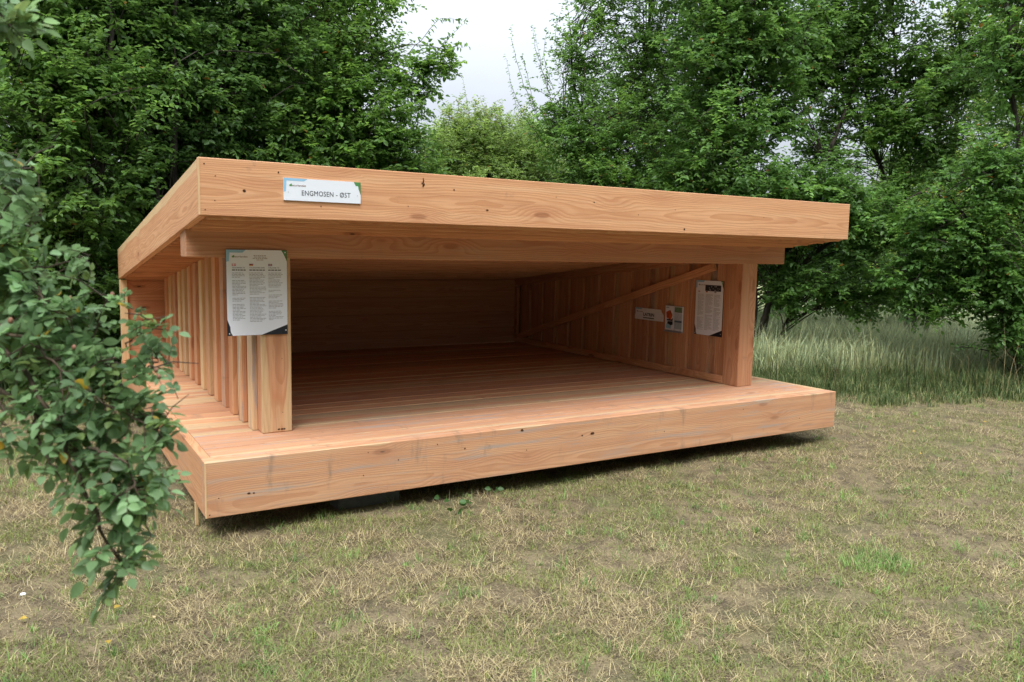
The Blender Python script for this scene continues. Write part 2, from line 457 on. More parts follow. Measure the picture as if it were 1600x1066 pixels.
for (xa, xb, par) in ((.478, .517, wl_), (4.7265, 4.7655, wr_)):
    b = Wood(); b.box(xa, xb, PY+PS+.003, D-.10, .006, .072, 1, tone=.95); b.build('bottom_rail', par)
    b = Wood(); b.hexa([(x, yy, zs(yy)-.012+o) for o in (-.09, 0) for yy in (PY+PS+.003, D-.10) for x in (xa, xb)], 1, tone=.3); b.build('top_rail', par)
    b = Wood(); b.box(xa+.001, xb-.001, D-.175, D-.10, .074, zs(D)-.11, 2); b.build('corner_stud', par)
    b = Wood()
    ya, za, yb_, zb_ = D-.18, .076, .93, 1.09
    L = math.hypot(yb_-ya, zb_-za); nx, nz = -(zb_-za)/L, (yb_-ya)/L
    hw = .036
    b.hexa([(x, yy+s_*nx*hw*(-1), zz+s_*nz*hw*(-1)) for s_ in (-1, 1) for (yy, zz) in ((ya, za), (yb_, zb_)) for x in (xa+.002, xb-.002)], 1, tone=.95, sap=9)
    b.build('brace', par)
# back wall
b = Wood(); z = .002; k = 0
while z < zs(D)+.03:
    h = min(.205, zs(D-.09)+.05-z)
    if h < .03: break
    b.box(.07, W-.07, D-.092, D-.055, z, z+h, 0, tone=random.uniform(.0, .45), grey=.05, sap=9, ch=.006)
    z += h; k += 1
bw_ = b.build('back_wall', shelter)
for x in (.0, W-.069):
    b = Wood(); b.box(x, x+.069, D-.13, D-.052, .002, zs(D)-.004, 2, tone=.8, sap=.05); b.build('corner_post', shelter)

# ------------------------------------------------------------------ foundation blocks
def block(x, y, sx, sy, label):
    b = Wood(); b.box(x, x+sx, y, y+sy, -DECK-.12, -T-.003, 0, ch=.008)
    o = b.build('concrete_block', None, [M_CONC, M_CONC, M_CONC])
    tag(o, label, 'block', 'foundation blocks under the deck')
block(.84, .23, .42, .2, 'grey concrete block under the near left part of the deck front')
block(4.2, .62, .4, .2, 'grey concrete block under the far right end of the deck front')
block(2.55, .5, .4, .2, 'grey concrete block deep in shade under the middle of the deck')

# ------------------------------------------------------------------ flat prints
class Plane:
    def __init__(s, O, ex, n):
        s.O, s.ex, s.n = Vector(O)+Vector((0, 0, DECK)), Vector(ex), Vector(n); s.ez = Vector((0, 0, 1))
    def pt(s, x, z, o): return s.O + s.ex*x + s.ez*z + s.n*o
def flat(name, pl, polys, o0, th, mat, parent=None):
    """one or more outlines as thin plates lying o0 above the plane"""
    vs, fs = [], []
    for P in polys:
        n = len(P); b0 = len(vs)
        vs += [pl.pt(x, z, o0) for x, z in P] + [pl.pt(x, z, o0+th) for x, z in P]
        fs.append(list(range(b0+n, b0+2*n))); fs.append(list(range(b0+n-1, b0-1, -1)))
        fs += [[b0+i, b0+(i+1) % n, b0+n+(i+1) % n, b0+n+i] for i in range(n)]
    me = bpy.data.meshes.new(name); me.from_pydata([tuple(v) for v in vs], [], fs); me.materials.append(mat)
    import bmesh
    bm = bmesh.new(); bm.from_mesh(me); bmesh.ops.recalc_face_normals(bm, faces=bm.faces[:]); bm.to_mesh(me); bm.free()
    return link(name, me, parent)
def rect(x0, x1, z0, z1): return [(x0, z0), (x1, z0), (x1, z1), (x0, z1)]
def words(x0, x1, z, h, fill=1.0, r=random):
    out = []; x = x0; end = x0+(x1-x0)*fill
    while x < end-.004:
        l = min(r.uniform(.006, .022), end-x)
        out.append(rect(x, x+l, z, z+h)); x += l+.0035
    return out
def lettering(name, txt, pl, x, z, size, o, mat, parent, align='LEFT', space=1.0, fit=None, bold=0.0):
    cu = bpy.data.curves.new('t', 'FONT'); cu.body = txt; cu.size = size; cu.align_x = align; cu.space_character = space
    cu.extrude = 0.0003; cu.resolution_u = 3; cu.offset = bold
    tmp = bpy.data.objects.new('t', cu); col.objects.link(tmp)
    dg = bpy.context.evaluated_depsgraph_get()
    me = bpy.data.meshes.new_from_object(tmp.evaluated_get(dg))
    bpy.data.objects.remove(tmp); bpy.data.curves.remove(cu)
    n = len(me.vertices); co = np.empty(n*3, np.float32); me.vertices.foreach_get('co', co); co = co.reshape(-1, 3)
    if fit: co[:, 0] *= fit/max(1e-6, co[:, 0].max()-co[:, 0].min())
    P = np.array(pl.pt(x, z, o))[None] + co[:, :1]*np.array(pl.ex)[None] + co[:, 1:2]*np.array(pl.ez)[None] + co[:, 2:3]*np.array(pl.n)[None]
    me.vertices.foreach_set('co', P.astype(np.float32).ravel()); me.update()
    me.materials.clear(); me.materials.append(mat)
    return link(name, me, parent)
def logo(pl, x, z, s, o, parent):
    flat('logo_mark', pl, [[(x, z+.35*s), (x+.5*s, z+.75*s), (x+.95*s, z+.9*s), (x+.95*s, z+.05*s), (x+.3*s, z)]], o, .0006, M_GREEN, parent)
    lettering('logo_lettering', 'aturlandet', pl, x+1.0*s, z+.05*s, s*.95, o+.0003, M_BROWN, parent, fit=s*4.6)

# name board on the roof edge
pl = Plane((.446, YF-.001, 1.4535), (1, 0, 0), (0, -1, 0)); SW, SH = .449, .123
ns = empty('name_board', tuple(pl.pt(SW/2, SH/2, 0)), 'small white name board lettered ENGMOSEN - ØST on the front roof edge', 'sign')
flat('panel', pl, [rect(0, SW, 0, SH)], .0, .008, M_WHITE, ns)
flat('corner_print', pl, [[(0, SH), (0, .045), (.012, .05), (.016, SH-.014), (.115, SH-.014), (.135, SH)]], .0082, .0004, M_BLUE, ns)
flat('corner_print', pl, [[(SW-.042, SH), (SW, SH), (SW, .05), (SW-.012, .08), (SW-.016, SH-.022), (SW-.03, SH-.022)]], .0082, .0004, M_GREEN, ns)
lettering('lettering', 'ENGMOSEN - ØST', pl, .099, .031, .0395, .0087, M_INK, ns, space=1.08, fit=.285)
logo(pl, .03, .078, .017, .0082, ns)
flat('screw', pl, [[(.026+.003*math.cos(a), .045+.003*math.sin(a)) for a in np.linspace(0, 6.28, 9)[:-1]]], .0082, .001, M_STEEL, ns)
flat('screw', pl, [[(SW-.02+.003*math.cos(a), .045+.003*math.sin(a)) for a in np.linspace(0, 6.28, 9)[:-1]]], .0082, .001, M_STEEL, ns)

def info_board(pl, SW, SH, label, photo, heads):
    t = empty('information_board', tuple(pl.pt(SW/2, SH/2, 0)), label, 'sign')
    r = random.Random(3 if photo else 4)
    flat('panel', pl, [rect(0, SW, 0, SH)], .0, .006, M_NAVY, t)
    sheet = [(.016, 0.0) if False else (.032, .001), (SW*.56, .001), (SW-.001, .062), (SW-.001, SH-.07), (SW-.022, SH-.022), (SW-.035, SH-.001), (.001, SH-.001), (.001, .10), (.018, .055), (.02, .025)]
    flat('sheet', pl, [sheet], .0064, .0006, M_PAPER, t)
    flat('corner_print', pl, [[(.0015, SH-.0015), (.0015, SH-.075), (.017, SH-.072), (.021, SH-.019), (.098, SH-.019), (.118, SH-.0015)]], .0072, .0004, M_BLUE, t)
    flat('corner_print', pl, [[(SW-.034, SH-.0015), (SW-.0015, SH-.0015), (SW-.0015, SH-.068), (SW-.012, SH-.045), (SW-.018, SH-.024)]], .0072, .0004, M_GREEN, t)
    logo(pl, .033, SH-.049, .017, .0072, t)
    lines, brown = [], []
    cols = [(.034, .122), (.138, .240), (.254, .346)]
    cols = [(a*SW/.372, b_*SW/.372) for a, b_ in cols]
    if photo:
        flat('photo_print', pl, [rect(.125, .33, SH-.10, SH-.042)], .0072, .0004, M_INK, t)
        bl = []
        for _ in range(26): 
            a = r.uniform(.13, .31); c_ = r.uniform(SH-.097, SH-.055); bl.append(rect(a, a+r.uniform(.006, .02), c_, c_+r.uniform(.004, .012)))
        flat('photo_highlights', pl, bl[:12], .0078, .0003, M_GREY, t)
    else:
        for k, f in enumerate((.8, .75, .9, .45)):
            wdt = .10*f; brown += words(.205-wdt/2, .205+wdt/2, SH-.037-k*.009, .0028, 1, r)
        flat('headline_print', pl, brown, .0072, .0004, M_BROWN, t)
    z0 = SH-(.115 if photo else .100)
    for k, (a, b_) in enumerate(cols):
        fz = z0
        if k == 0:
            flat('flag', pl, [rect(a, a+.024, fz, fz+.013)], .0072, .0004, M_RED, t)
            flat('flag_cross', pl, [rect(a+.007, a+.010, fz, fz+.013), rect(a, a+.0068, fz+.005, fz+.008), rect(a+.0102, a+.024, fz+.005, fz+.008)], .0078, .0003, M_WHITE, t)
        elif k == 1:
            flat('flag', pl, [rect(a, a+.024, fz+.009, fz+.013)], .0072, .0004, M_INK, t)
            flat('flag', pl, [rect(a, a+.024, fz+.0045, fz+.0089)], .0072, .0004, M_RED, t)
            flat('flag', pl, [rect(a, a+.024, fz, fz+.0044)], .0072, .0004, M_GOLD, t)
        else:
            flat('flag', pl, [rect(a, a+.024, fz, fz+.013)], .0072, .0004, M_DBLUE, t)
            flat('flag_cross', pl, [rect(a+.0095, a+.0145, fz, fz+.013), rect(a, a+.0094, fz+.0045, fz+.0085), rect(a+.0146, a+.024, fz+.0045, fz+.0085)], .0078, .0003, M_WHITE, t)
            flat('flag_cross', pl, [rect(a+.011, a+.013, fz+.0002, fz+.0128), rect(a+.0002, a+.0109, fz+.0056, fz+.0074), rect(a+.0131, a+.0238, fz+.0056, fz+.0074)], .0083, .0003, M_RED, t)
        if heads:
            lettering('heading', heads[k], pl, a, fz-.015, .0105, .0074, M_INK, t)
            flat('heading_print', pl, words(a, b_, fz-.0285, .006, .93, r), .0072, .0004, M_INK, t)
            z = fz-.045
        else: z = fz-.02
        end = .085 if not photo else .05
        while z > end:
            para = r.randint(2, 5)
            for q in range(para):
                if z < end: break
                lines += words(a, b_, z, .0030, r.uniform(.8, 1) if q < para-1 else r.uniform(.3, .75), r); z -= .0088
            if r.random() < (.3 if not photo else .12): z -= .012
    flat('body_print', pl, lines, .0072, .0003, M_GREY, t)
    for (x, z) in ((SW-.012, SH-.014), (SW-.012, .026), (.012, .014)):
        flat('screw', pl, [[(x+.004*math.cos(a), z+.004*math.sin(a)) for a in np.linspace(0, 6.28, 9)[:-1]]], .0079, .0015, M_WHITE, t)
info_board(Plane((.247, PY-.010, .640), (1, 0, 0), (0, -1, 0)), .372, .533,
           'large white information sheet on dark panel screwed to the near left post', False, ('VELKOMMEN TIL', 'WILLKOMMEN BEIM', 'WELCOME TO'))
info_board(Plane((4.7655, 1.182, .43), (0, -1, 0), (-1, 0, 0)), .36, .525,
           'white information sheet with dark photo strip on the right inner wall beside the far post', True, None)
# small plaque
pl = Plane((4.7655, 2.083, .507), (0, -1, 0), (-1, 0, 0)); SW, SH = .445, .122
t = empty('latrine_sign', tuple(pl.pt(SW/2, SH/2, 0)), 'small white plaque lettered LATRIN on the right inner wall under the brace', 'sign')
flat('panel', pl, [[(0, 0), (SW, 0), (SW, SH*.55), (SW-.03, SH*.8), (SW-.045, SH), (0, SH)]], .0, .008, M_WHITE, t)
flat('corner_print', pl, [[(0.0005, SH-.0005), (0.0005, .05), (.012, .055), (.016, SH-.014), (.10, SH-.014), (.12, SH-.0005)]], .0082, .0004, M_BLUE, t)
lettering('lettering', 'LATRIN', pl, .135, .042, .045, .0087, M_INK, t, fit=.17, bold=.0012)
flat('small_print', pl, words(.135, .31, .016, .012, 1), .0082, .0004, M_INK, t)
logo(pl, .03, .078, .017, .0082, t)
# leaflet holder with two leaflets
pl = Plane((4.7655, 1.597, .418), (0, -1, 0), (-1, 0, 0))
t = empty('leaflet_holder', tuple(pl.pt(.13, .13, 0)), 'clear leaflet rack holding two colourful leaflets on the right inner wall', 'leaflet rack')
flat('back_plate', pl, [rect(0, .255, .01, .265)], .0, .004, M_CLEAR, t)
flat('front_pocket', pl, [rect(0, .255, .0, .012)], .004, .03, M_CLEAR, t)
for (xa, za, cz, lab) in ((.004, .016, .0, 'white leaflet with orange and dark pictures filling the left half of the wall rack'), (.135, .016, .0, 'pale blue leaflet with green top filling the right half of the wall rack')):
    l = empty('leaflet', tuple(pl.pt(xa+.06, .13, .012)), lab, 'leaflet')
    q = Plane(tuple(pl.pt(xa, za, .006)-Vector((0, 0, DECK))), (0, -1, 0), (-1, 0, 0))
    flat('cover', q, [rect(0, .117, 0, .245)], .0, .012, M_PAPER, l)
    if xa < .05:
        flat('picture', q, [[(.02, .125), (.085, .105), (.105, .155), (.07, .205), (.012, .18)]], .0122, .0005, M_ORANGE, l)
        flat('picture', q, [[(.025, .095), (.11, .095), (.115, .125), (.09, .11), (.025, .112)], [(.03, .065), (.085, .05), (.113, .06), (.113, .092), (.04, .09)]], .0122, .0005, M_NAVY, l)
        flat('picture', q, [[(.015, .02), (.085, .018), (.09, .05), (.02, .062)]], .0122, .0005, M_BLUE, l)
        flat('small_print', q, words(.012, .06, .225, .006, 1), .0122, .0004, M_GREY, l)
    else:
        flat('picture', q, [rect(.006, .112, .185, .238)], .0122, .0005, plain('moss_print', (.18, .30, .18), .4, .4, .3, 60), l)
        flat('picture', q, [rect(.006, .112, .085, .105)], .0122, .0005, plain('slate_print', (.10, .16, .24), .4, .4, .3, 60), l)
        flat('picture', q, [rect(.006, .112, .106, .18)], .0122, .0005, plain('sky_print', (.55, .62, .74), .4, .4, .1, 60), l)
        flat('picture', q, [rect(.006, .112, .02, .084)], .0122, .0005, plain('pale_sea_print', (.42, .55, .66), .4, .4, .15, 60), l)
# ------------------------------------------------------------------ ground
def vnoise(x, y, scale, seed):
    """smooth value noise in 0..1"""
    r = np.random.default_rng(seed); G = r.random((64, 64))
    X, Y = x/scale, y/scale
    xi, yi = np.floor(X).astype(int), np.floor(Y).astype(int); fx, fy = X-xi, Y-yi
    fx, fy = fx*fx*(3-2*fx), fy*fy*(3-2*fy)
    g = lambda a, b: G[a % 64, b % 64]
    return (g(xi, yi)*(1-fx)+g(xi+1, yi)*fx)*(1-fy)+(g(xi, yi+1)*(1-fx)+g(xi+1, yi+1)*fx)*fy
def gz(x, y):
    hollow = np.exp(-((y-.45)/.50)**2)/(1+np.exp(-(x+.15)/.12))/(1+np.exp((x-W-.1)/.12))   # worn hollow along the deck front
    return 0.035*(vnoise(x, y, 1.3, 1)-.5) + 0.018*(vnoise(x, y, .35, 2)-.5) - .05*hollow
def make_ground():
    fx = np.concatenate([[-900, -300, -100, -40, -20], np.arange(-10, 18.01, .12), [24, 40, 100, 300, 900]])
    fy = np.concatenate([[-900, -300, -100, -40, -15], np.arange(-6, 18.01, .12), [24, 40, 100, 300, 900]])
    X, Y = np.meshgrid(fx, fy); Z = gz(X, Y)
    far = (np.abs(X-4) > 16) | (np.abs(Y-6) > 14); Z[far] *= 0
    n, m = X.shape
    me = bpy.data.meshes.new('ground')
    co = np.stack([X, Y, Z], -1).reshape(-1, 3).astype(np.float32)
    i = np.arange(n*m).reshape(n, m)
    q = np.stack([i[:-1, :-1], i[:-1, 1:], i[1:, 1:], i[1:, :-1]], -1).reshape(-1, 4)
    quads(me, co, q); me.polygons.foreach_set('use_smooth', np.ones(len(q), bool))
    me.materials.append(M_SOIL)
    tag(link('ground', me), kind='structure')
def quads(me, co, q):
    q = np.asarray(q, np.int32); k = q.shape[1]
    me.vertices.add(len(co)); me.vertices.foreach_set('co', np.asarray(co, np.float32).ravel())
    me.loops.add(q.size); me.loops.foreach_set('vertex_index', q.ravel())
    me.polygons.add(len(q)); me.polygons.foreach_set('loop_start', np.arange(0, q.size, k, dtype=np.int32))
    me.update(calc_edges=True)
def color_attr(me, c):
    a = me.attributes.new('col', 'FLOAT_COLOR', 'POINT')
    c4 = np.ones((len(c), 4), np.float32); c4[:, :3] = c
    a.data.foreach_set('color', c4.ravel())
make_ground()

def blades(name, x, y, L, wd, az, tilt, bend, c, label=None, z=None, kind='stuff', cat=None):
    """grass blades: five points each, base pair, middle pair, tip"""
    n = len(x); z = gz(x, y) if z is None else z
    dx, dy = np.cos(az), np.sin(az)
    sx, sy = -dy*wd*.5, dx*wd*.5
    h1, o1 = L*.55*np.cos(tilt), L*.55*np.sin(tilt)
    t2 = tilt+bend
    h2, o2 = h1+L*.45*np.cos(t2), o1+L*.45*np.sin(t2)
    h1 = np.maximum(h1, .004); h2 = np.maximum(h2, .003)
    P = np.zeros((n, 5, 3), np.float32)
    P[:, 0] = np.stack([x-sx, y-sy, z-.004], -1); P[:, 1] = np.stack([x+sx, y+sy, z-.004], -1)
    P[:, 2] = np.stack([x+dx*o1+sx*.8, y+dy*o1+sy*.8, z+h1], -1); P[:, 3] = np.stack([x+dx*o1-sx*.8, y+dy*o1-sy*.8, z+h1], -1)
    P[:, 4] = np.stack([x+dx*o2, y+dy*o2, z+h2], -1)
    b = np.arange(n)[:, None]*5
    tri = np.concatenate([b+np.array([[0, 1, 2]]), b+np.array([[0, 2, 3]]), b+np.array([[3, 2, 4]])], 0)
    me = bpy.data.meshes.new(name); quads(me, P.reshape(-1, 3), tri)
    color_attr(me, np.repeat(c, 5, 0)); me.materials.append(M_GRASS)
    o = link(name, me); return tag(o, label, cat, kind=kind)

def lawn():
    n = 560000
    px = rng.uniform(-160, 1760, n); dp = 2.3+(13.5-2.3)*rng.random(n)**1.15
    fh = np.array([math.sin(YAW), math.cos(YAW)]); rh = np.array([math.cos(YAW), -math.sin(YAW)])
    lat = (px-800)/F_PX*dp
    x = CAM[0]+fh[0]*dp+rh[0]*lat; y = CAM[1]+fh[1]*dp+rh[1]*lat
    m = 40000
    x = np.concatenate([x, rng.uniform(-7, 12, m)]); y = np.concatenate([y, rng.uniform(-7, 8, m)])
    keep = ~((x > .35) & (x < W-.35) & (y > .9) & (y < D)) & ~((x > .78) & (x < 1.24) & (y > .12) & (y < .36))
    soil = vnoise(x, y, .28, 5)*.6+vnoise(x, y, .11, 6)*.4
    keep &= (soil > .40) | (rng.random(len(x)) < .24)
    x, y = x[keep], y[keep]; n = len(x)
    g = vnoise(x, y, .8, 3)*.28+vnoise(x, y, .22, 4)*.36+vnoise(x, y, .07, 7)*.36
    # greener in the shade near the deck, in one clump, and toward the trees
    clump = np.exp(-(((x-3.02)/.3)**2+((y+2.04)/.22)**2))*.35
    deck_edge = np.exp(-((y-.0)/.35)**2)*((x > 0) & (x < W))*.16
    gp = np.clip((g-.5)*4.0+.50+clump*2+deck_edge*1.2, .05, .93)
    green = rng.random(n) < gp
    r = rng.random(n)
    L = np.where(green, .016+.042*rng.random(n)**1.7, .022+.055*rng.random(n)**1.8)
    L = np.where(~green & (rng.random(n) < .02), .10+.08*rng.random(n), L)
    wd = np.where(green, .0019+.0020*rng.random(n), .0013+.0018*rng.random(n))
    tilt = np.where(green, rng.uniform(.3, 1.45, n), rng.uniform(.9, 1.54, n))
    bend = np.where(green, rng.uniform(.1, .7, n), rng.uniform(-.1, .15, n))
    az = rng.uniform(0, 2*np.pi, n)
    cg = np.array([.21, .265, .085])*(1+.8*(rng.random((n, 1))-.5)) + np.array([.10, .06, .01])*rng.random((n, 1))**2
    cs = np.array([.68, .575, .31])*(.34+.78*rng.random((n, 1))**1.2)
    cs = np.where((r < .22)[:, None], np.array([.21, .16, .11])*(.6+.7*rng.random((n, 1))), cs)
    c = np.where(green[:, None], cg, cs)
    z = gz(x, y)+np.where(green, 0, rng.uniform(0, .012, n))
    k = 110000; ii = rng.integers(0, n, k)
    xc = x[ii]+rng.normal(0, .05, k); yc = y[ii]+rng.normal(0, .05, k)
    cc = np.array([[.36, .285, .17]])*(.25+1.0*rng.random((k, 1))**1.5)
    x = np.r_[x, xc]; y = np.r_[y, yc]; L = np.r_[L, .006+.016*rng.random(k)]; wd = np.r_[wd, .002+.0035*rng.random(k)]; tilt = np.r_[tilt, rng.uniform(1.2, 1.55, k)]
    bend = np.r_[bend, np.zeros(k)]; az = np.r_[az, rng.uniform(0, 6.28, k)]; c = np.vstack([c, cc]); z = np.r_[z, gz(xc, yc)+.004]
    blades('lawn_grass', x, y, L, wd, az, tilt, bend, c.astype(np.float32), 'short dry mown grass of straw and green blades covering the ground', z, cat='grass')
lawn()

def tufts():
    r = np.random.default_rng(91); k = 620
    px = r.uniform(-150, 1750, k); dp = 2.5+7.0*r.random(k)
    fh = np.array([math.sin(YAW), math.cos(YAW)]); rh = np.array([math.cos(YAW), -math.sin(YAW)]); lat = (px-800)/F_PX*dp
    cx = CAM[0]+fh[0]*dp+rh[0]*lat; cy = CAM[1]+fh[1]*dp+rh[1]*lat
    ok = ~((cx > -.1) & (cx < W+.1) & (cy > .25) & (cy < D)); cx, cy = cx[ok], cy[ok]
    m = 26; sz = r.uniform(.5, 1.25, len(cx))**1.3
    cx = np.r_[cx, 3.02+r.normal(0, .13, 26)]; cy = np.r_[cy, -2.04+r.normal(0, .08, 26)]; sz = np.r_[sz, r.uniform(.9, 1.5, 26)]
    x = np.repeat(cx, m)+r.normal(0, .022, len(cx)*m)*np.repeat(sz, m); y = np.repeat(cy, m)+r.normal(0, .022, len(cx)*m)*np.repeat(sz, m); n = len(x)
    L = np.repeat(sz, m)*r.uniform(.03, .085, n)
    cc = np.repeat(np.array([.165, .29, .08])*np.exp(r.normal(0, .22, (len(cx), 1))), m, 0)*np.exp(r.normal(0, .2, (n, 1)))
    dry = r.random((n, 1)) < .2; cc = np.where(dry, np.array([.45, .40, .22]), cc)
    blades('grass_tufts', x, y, L, r.uniform(.002, .0042, n), r.uniform(0, 6.28, n), r.uniform(.15, 1.15, n), r.uniform(.2, .9, n), cc.astype(np.float32),
           'greener tufts of grass scattered over the dry mown lawn', cat='grass')
tufts()

def in_view(n, p0, p1, d0, d1, pw=1.0):
    px = rng.uniform(p0, p1, n); dp = d0+(d1-d0)*rng.random(n)**pw
    fh = np.array([math.sin(YAW), math.cos(YAW)]); rh = np.array([math.cos(YAW), -math.sin(YAW)])
    lat = (px-800)/F_PX*dp
    return CAM[0]+fh[0]*dp+rh[0]*lat, CAM[1]+fh[1]*dp+rh[1]*lat, px, dp
def fringe():
    n = 42000
    x, y, px, dp = in_view(n, 1130, 1900, 8.6, 10.6)
    edge = 9.0+1.0*(vnoise(x, y, .8, 21)-.5)+.6*(vnoise(x, y, .25, 22)-.5)+np.clip((px-1450)/600, 0, 1)*-.5
    k = (dp > edge) & (x > W+.15); x, y, dp, edge = x[k], y[k], dp[k], edge[k]; n = len(x)
    hgt = np.clip((dp-edge)/1.0, .1, 1)*(.5+.8*vnoise(x, y, .45, 23))
    L = (.06+.26*hgt)*(.5+.9*rng.random(n)**1.5); wd = .004+.004*rng.random(n)
    c = np.array([.085, .135, .045])*(.5+1.0*rng.random((n, 1))) + np.array([.20, .16, .08])*(rng.random((n, 1)) < .22)
    thin = rng.random(n) < np.clip((dp-edge)/.5, .18, 1); x, y, L, wd, c = x[thin], y[thin], L[thin], wd[thin], c[thin]; n = len(x)
    blades('long_grass', x, y, L, wd, rng.uniform(0, 2*np.pi, n), rng.uniform(.05, .6, n), rng.uniform(.2, 1.3, n), c.astype(np.float32),
           'unmown dark green grass growing along the foot of the trees', cat='grass')
    n = 15000
    x, y, px, dp = in_view(n, -250, 760, 8.2, 12.5)
    k = ~((x > -.15) & (x < W+.1) & (y < D+.15)); x, y = x[k], y[k]; n = len(x)
    L = (.15+.35*rng.random(n)); wd = .004+.004*rng.random(n)
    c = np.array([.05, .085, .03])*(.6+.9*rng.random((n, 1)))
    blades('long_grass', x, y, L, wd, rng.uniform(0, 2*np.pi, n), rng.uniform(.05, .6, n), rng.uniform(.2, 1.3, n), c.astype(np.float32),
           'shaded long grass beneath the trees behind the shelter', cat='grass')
    n = 70000
    x, y, px, dp = in_view(n, 1080, 1900, 10.5, 17.5, .9); f = 26000; xf, yf, _, _ = in_view(f, 900, 1900, 17.5, 36)
    x, y = np.r_[x, xf], np.r_[y, yf]; n += f
    L = (.5+.45*rng.random(n))*(.85+.3*vnoise(x, y, 1.0, 31)); wd = np.where(np.arange(n) < n-f, 1, 3.0)*(.005+.007*rng.random(n)**2)
    az = rng.normal(math.radians(-10), 1.3, n)
    c = np.array([.40, .48, .28])*(.45+.8*rng.random((n, 1))) + np.array([.20, .15, .06])*(rng.random((n, 1)) < .3)
    blades('reed_meadow', x, y, L, wd, az, rng.uniform(.05, .6, n), rng.uniform(.2, 1.9, n), c.astype(np.float32),
           'tall silvery green grass meadow seen beneath the trees on the right', cat='grass')
fringe()
def stalks():
    r = np.random.default_rng(55); n = 420
    px = r.uniform(1180, 1900, n); dp = r.uniform(9.1, 12.5, n)
    fh = np.array([math.sin(YAW), math.cos(YAW)]); rh = np.array([math.cos(YAW), -math.sin(YAW)]); lat = (px-800)/F_PX*dp
    x = CAM[0]+fh[0]*dp+rh[0]*lat; y = CAM[1]+fh[1]*dp+rh[1]*lat; k = x > W+.3; x, y = x[k], y[k]; n = len(x)
    c = np.where(r.random((n, 1)) < .55, np.array([.05, .055, .03]), np.array([.30, .24, .12]))*r.uniform(.6, 1.2, (n, 1))
    blades('dry_stalks', x, y, r.uniform(.35, .95, n), r.uniform(.004, .008, n), r.uniform(0, 6.28, n), r.uniform(.02, .35, n), r.uniform(.1, .7, n), c.astype(np.float32),
           'dark and straw coloured stalks standing in the long grass on the right', cat='grass')
stalks()

# ------------------------------------------------------------------ leaves, tubes, trees
def unit(a): return a/np.maximum(np.linalg.norm(a, axis=-1, keepdims=True), 1e-9)
def leaf_mesh(name, base, axis, nrm, L, wd, c, mat, parent, fold=.22, droop=.12):
    n = len(base); axis = unit(axis); side = unit(np.cross(axis, nrm)); nr = np.cross(side, axis)
    L = L[:, None]; h = wd[:, None]*.5
    P = np.empty((n, 6, 3), np.float32)
    P[:, 0] = base
    P[:, 1] = base+axis*L*.34+side*h+nr*h*fold*2
    P[:, 2] = base+axis*L*.72+side*h*.68+nr*(h*fold*1.4-L*droop*.4)
    P[:, 3] = base+axis*L-nr*L*droop
    P[:, 4] = base+axis*L*.72-side*h*.68+nr*(h*fold*1.4-L*droop*.4)
    P[:, 5] = base+axis*L*.34-side*h+nr*h*fold*2
    b = np.arange(n)[:, None]*6
    q = np.concatenate([b+np.array([[0, 1, 2, 3]]), b+np.array([[0, 3, 4, 5]])], 0)
    me = bpy.data.meshes.new(name); quads(me, P.reshape(-1, 3), q)
    color_attr(me, np.repeat(c, 6, 0)); me.materials.append(mat)
    return link(name, me, parent)
def round_leaves(name, base, axis, nrm, L, wd, c, mat, parent, fold=.16, droop=.10):
    """rounder leaflets for plants close to the camera: a midrib and two curved margins"""
    n = len(base); axis = unit(axis); side = unit(np.cross(axis, nrm)); nr = np.cross(side, axis)
    L = L[:, None]; h = wd[:, None]*.5
    T = (0, .13, .34, .60, .84, 1.0); Wd = (.05, .62, .98, .92, .50, .02)
    P = np.empty((n, 18, 3), np.float32)
    for k, (t, q) in enumerate(zip(T, Wd)):
        mid = base+axis*L*t-nr*L*droop*t*t
        P[:, k*3] = mid+side*h*q+nr*h*q*fold*2; P[:, k*3+1] = mid; P[:, k*3+2] = mid-side*h*q+nr*h*q*fold*2
    b = np.arange(n)[:, None]*18; qs = []
    for k in range(5):
        a = k*3; qs += [b+np.array([[a, a+1, a+4, a+3]]), b+np.array([[a+1, a+2, a+5, a+4]])]
    me = bpy.data.meshes.new(name); q = np.concatenate(qs, 0); quads(me, P.reshape(-1, 3), q)
    me.polygons.foreach_set('use_smooth', np.ones(len(q), bool))
    color_attr(me, np.repeat(c, 18, 0)); me.materials.append(mat)
    return link(name, me, parent)
class Tubes:
    def __init__(s): s.v, s.f, s.n = [], [], 0
    def add(s, pts, rad, k=5):
        pts = np.asarray(pts, float); m = len(pts); rad = np.broadcast_to(rad, (m,))
        t = unit(np.gradient(pts, axis=0)); ref = np.array([.31, .17, .93]) if abs(t[0] @ np.array([.31, .17, .93])) < .9 else np.array([1., 0, 0])
        a = unit(np.cross(t, ref)); b = np.cross(t, a)
        an = np.arange(k)*2*np.pi/k
        ringp = pts[:, None]+rad[:, None, None]*(a[:, None]*np.cos(an)[None, :, None]+b[:, None]*np.sin(an)[None, :, None])
        s.v.append(ringp.reshape(-1, 3)); i = s.n+np.arange(m*k).reshape(m, k); j = np.roll(i, -1, 1)
        s.f.append(np.stack([i[:-1], j[:-1], j[1:], i[1:]], -1).reshape(-1, 4)); s.n += m*k
    def build(s, name, mat, parent):
        me = bpy.data.meshes.new(name); quads(me, np.concatenate(s.v), np.concatenate(s.f))
        me.polygons.foreach_set('use_smooth', np.ones(len(me.polygons), bool)); me.materials.append(mat)
        return link(name, me, parent)
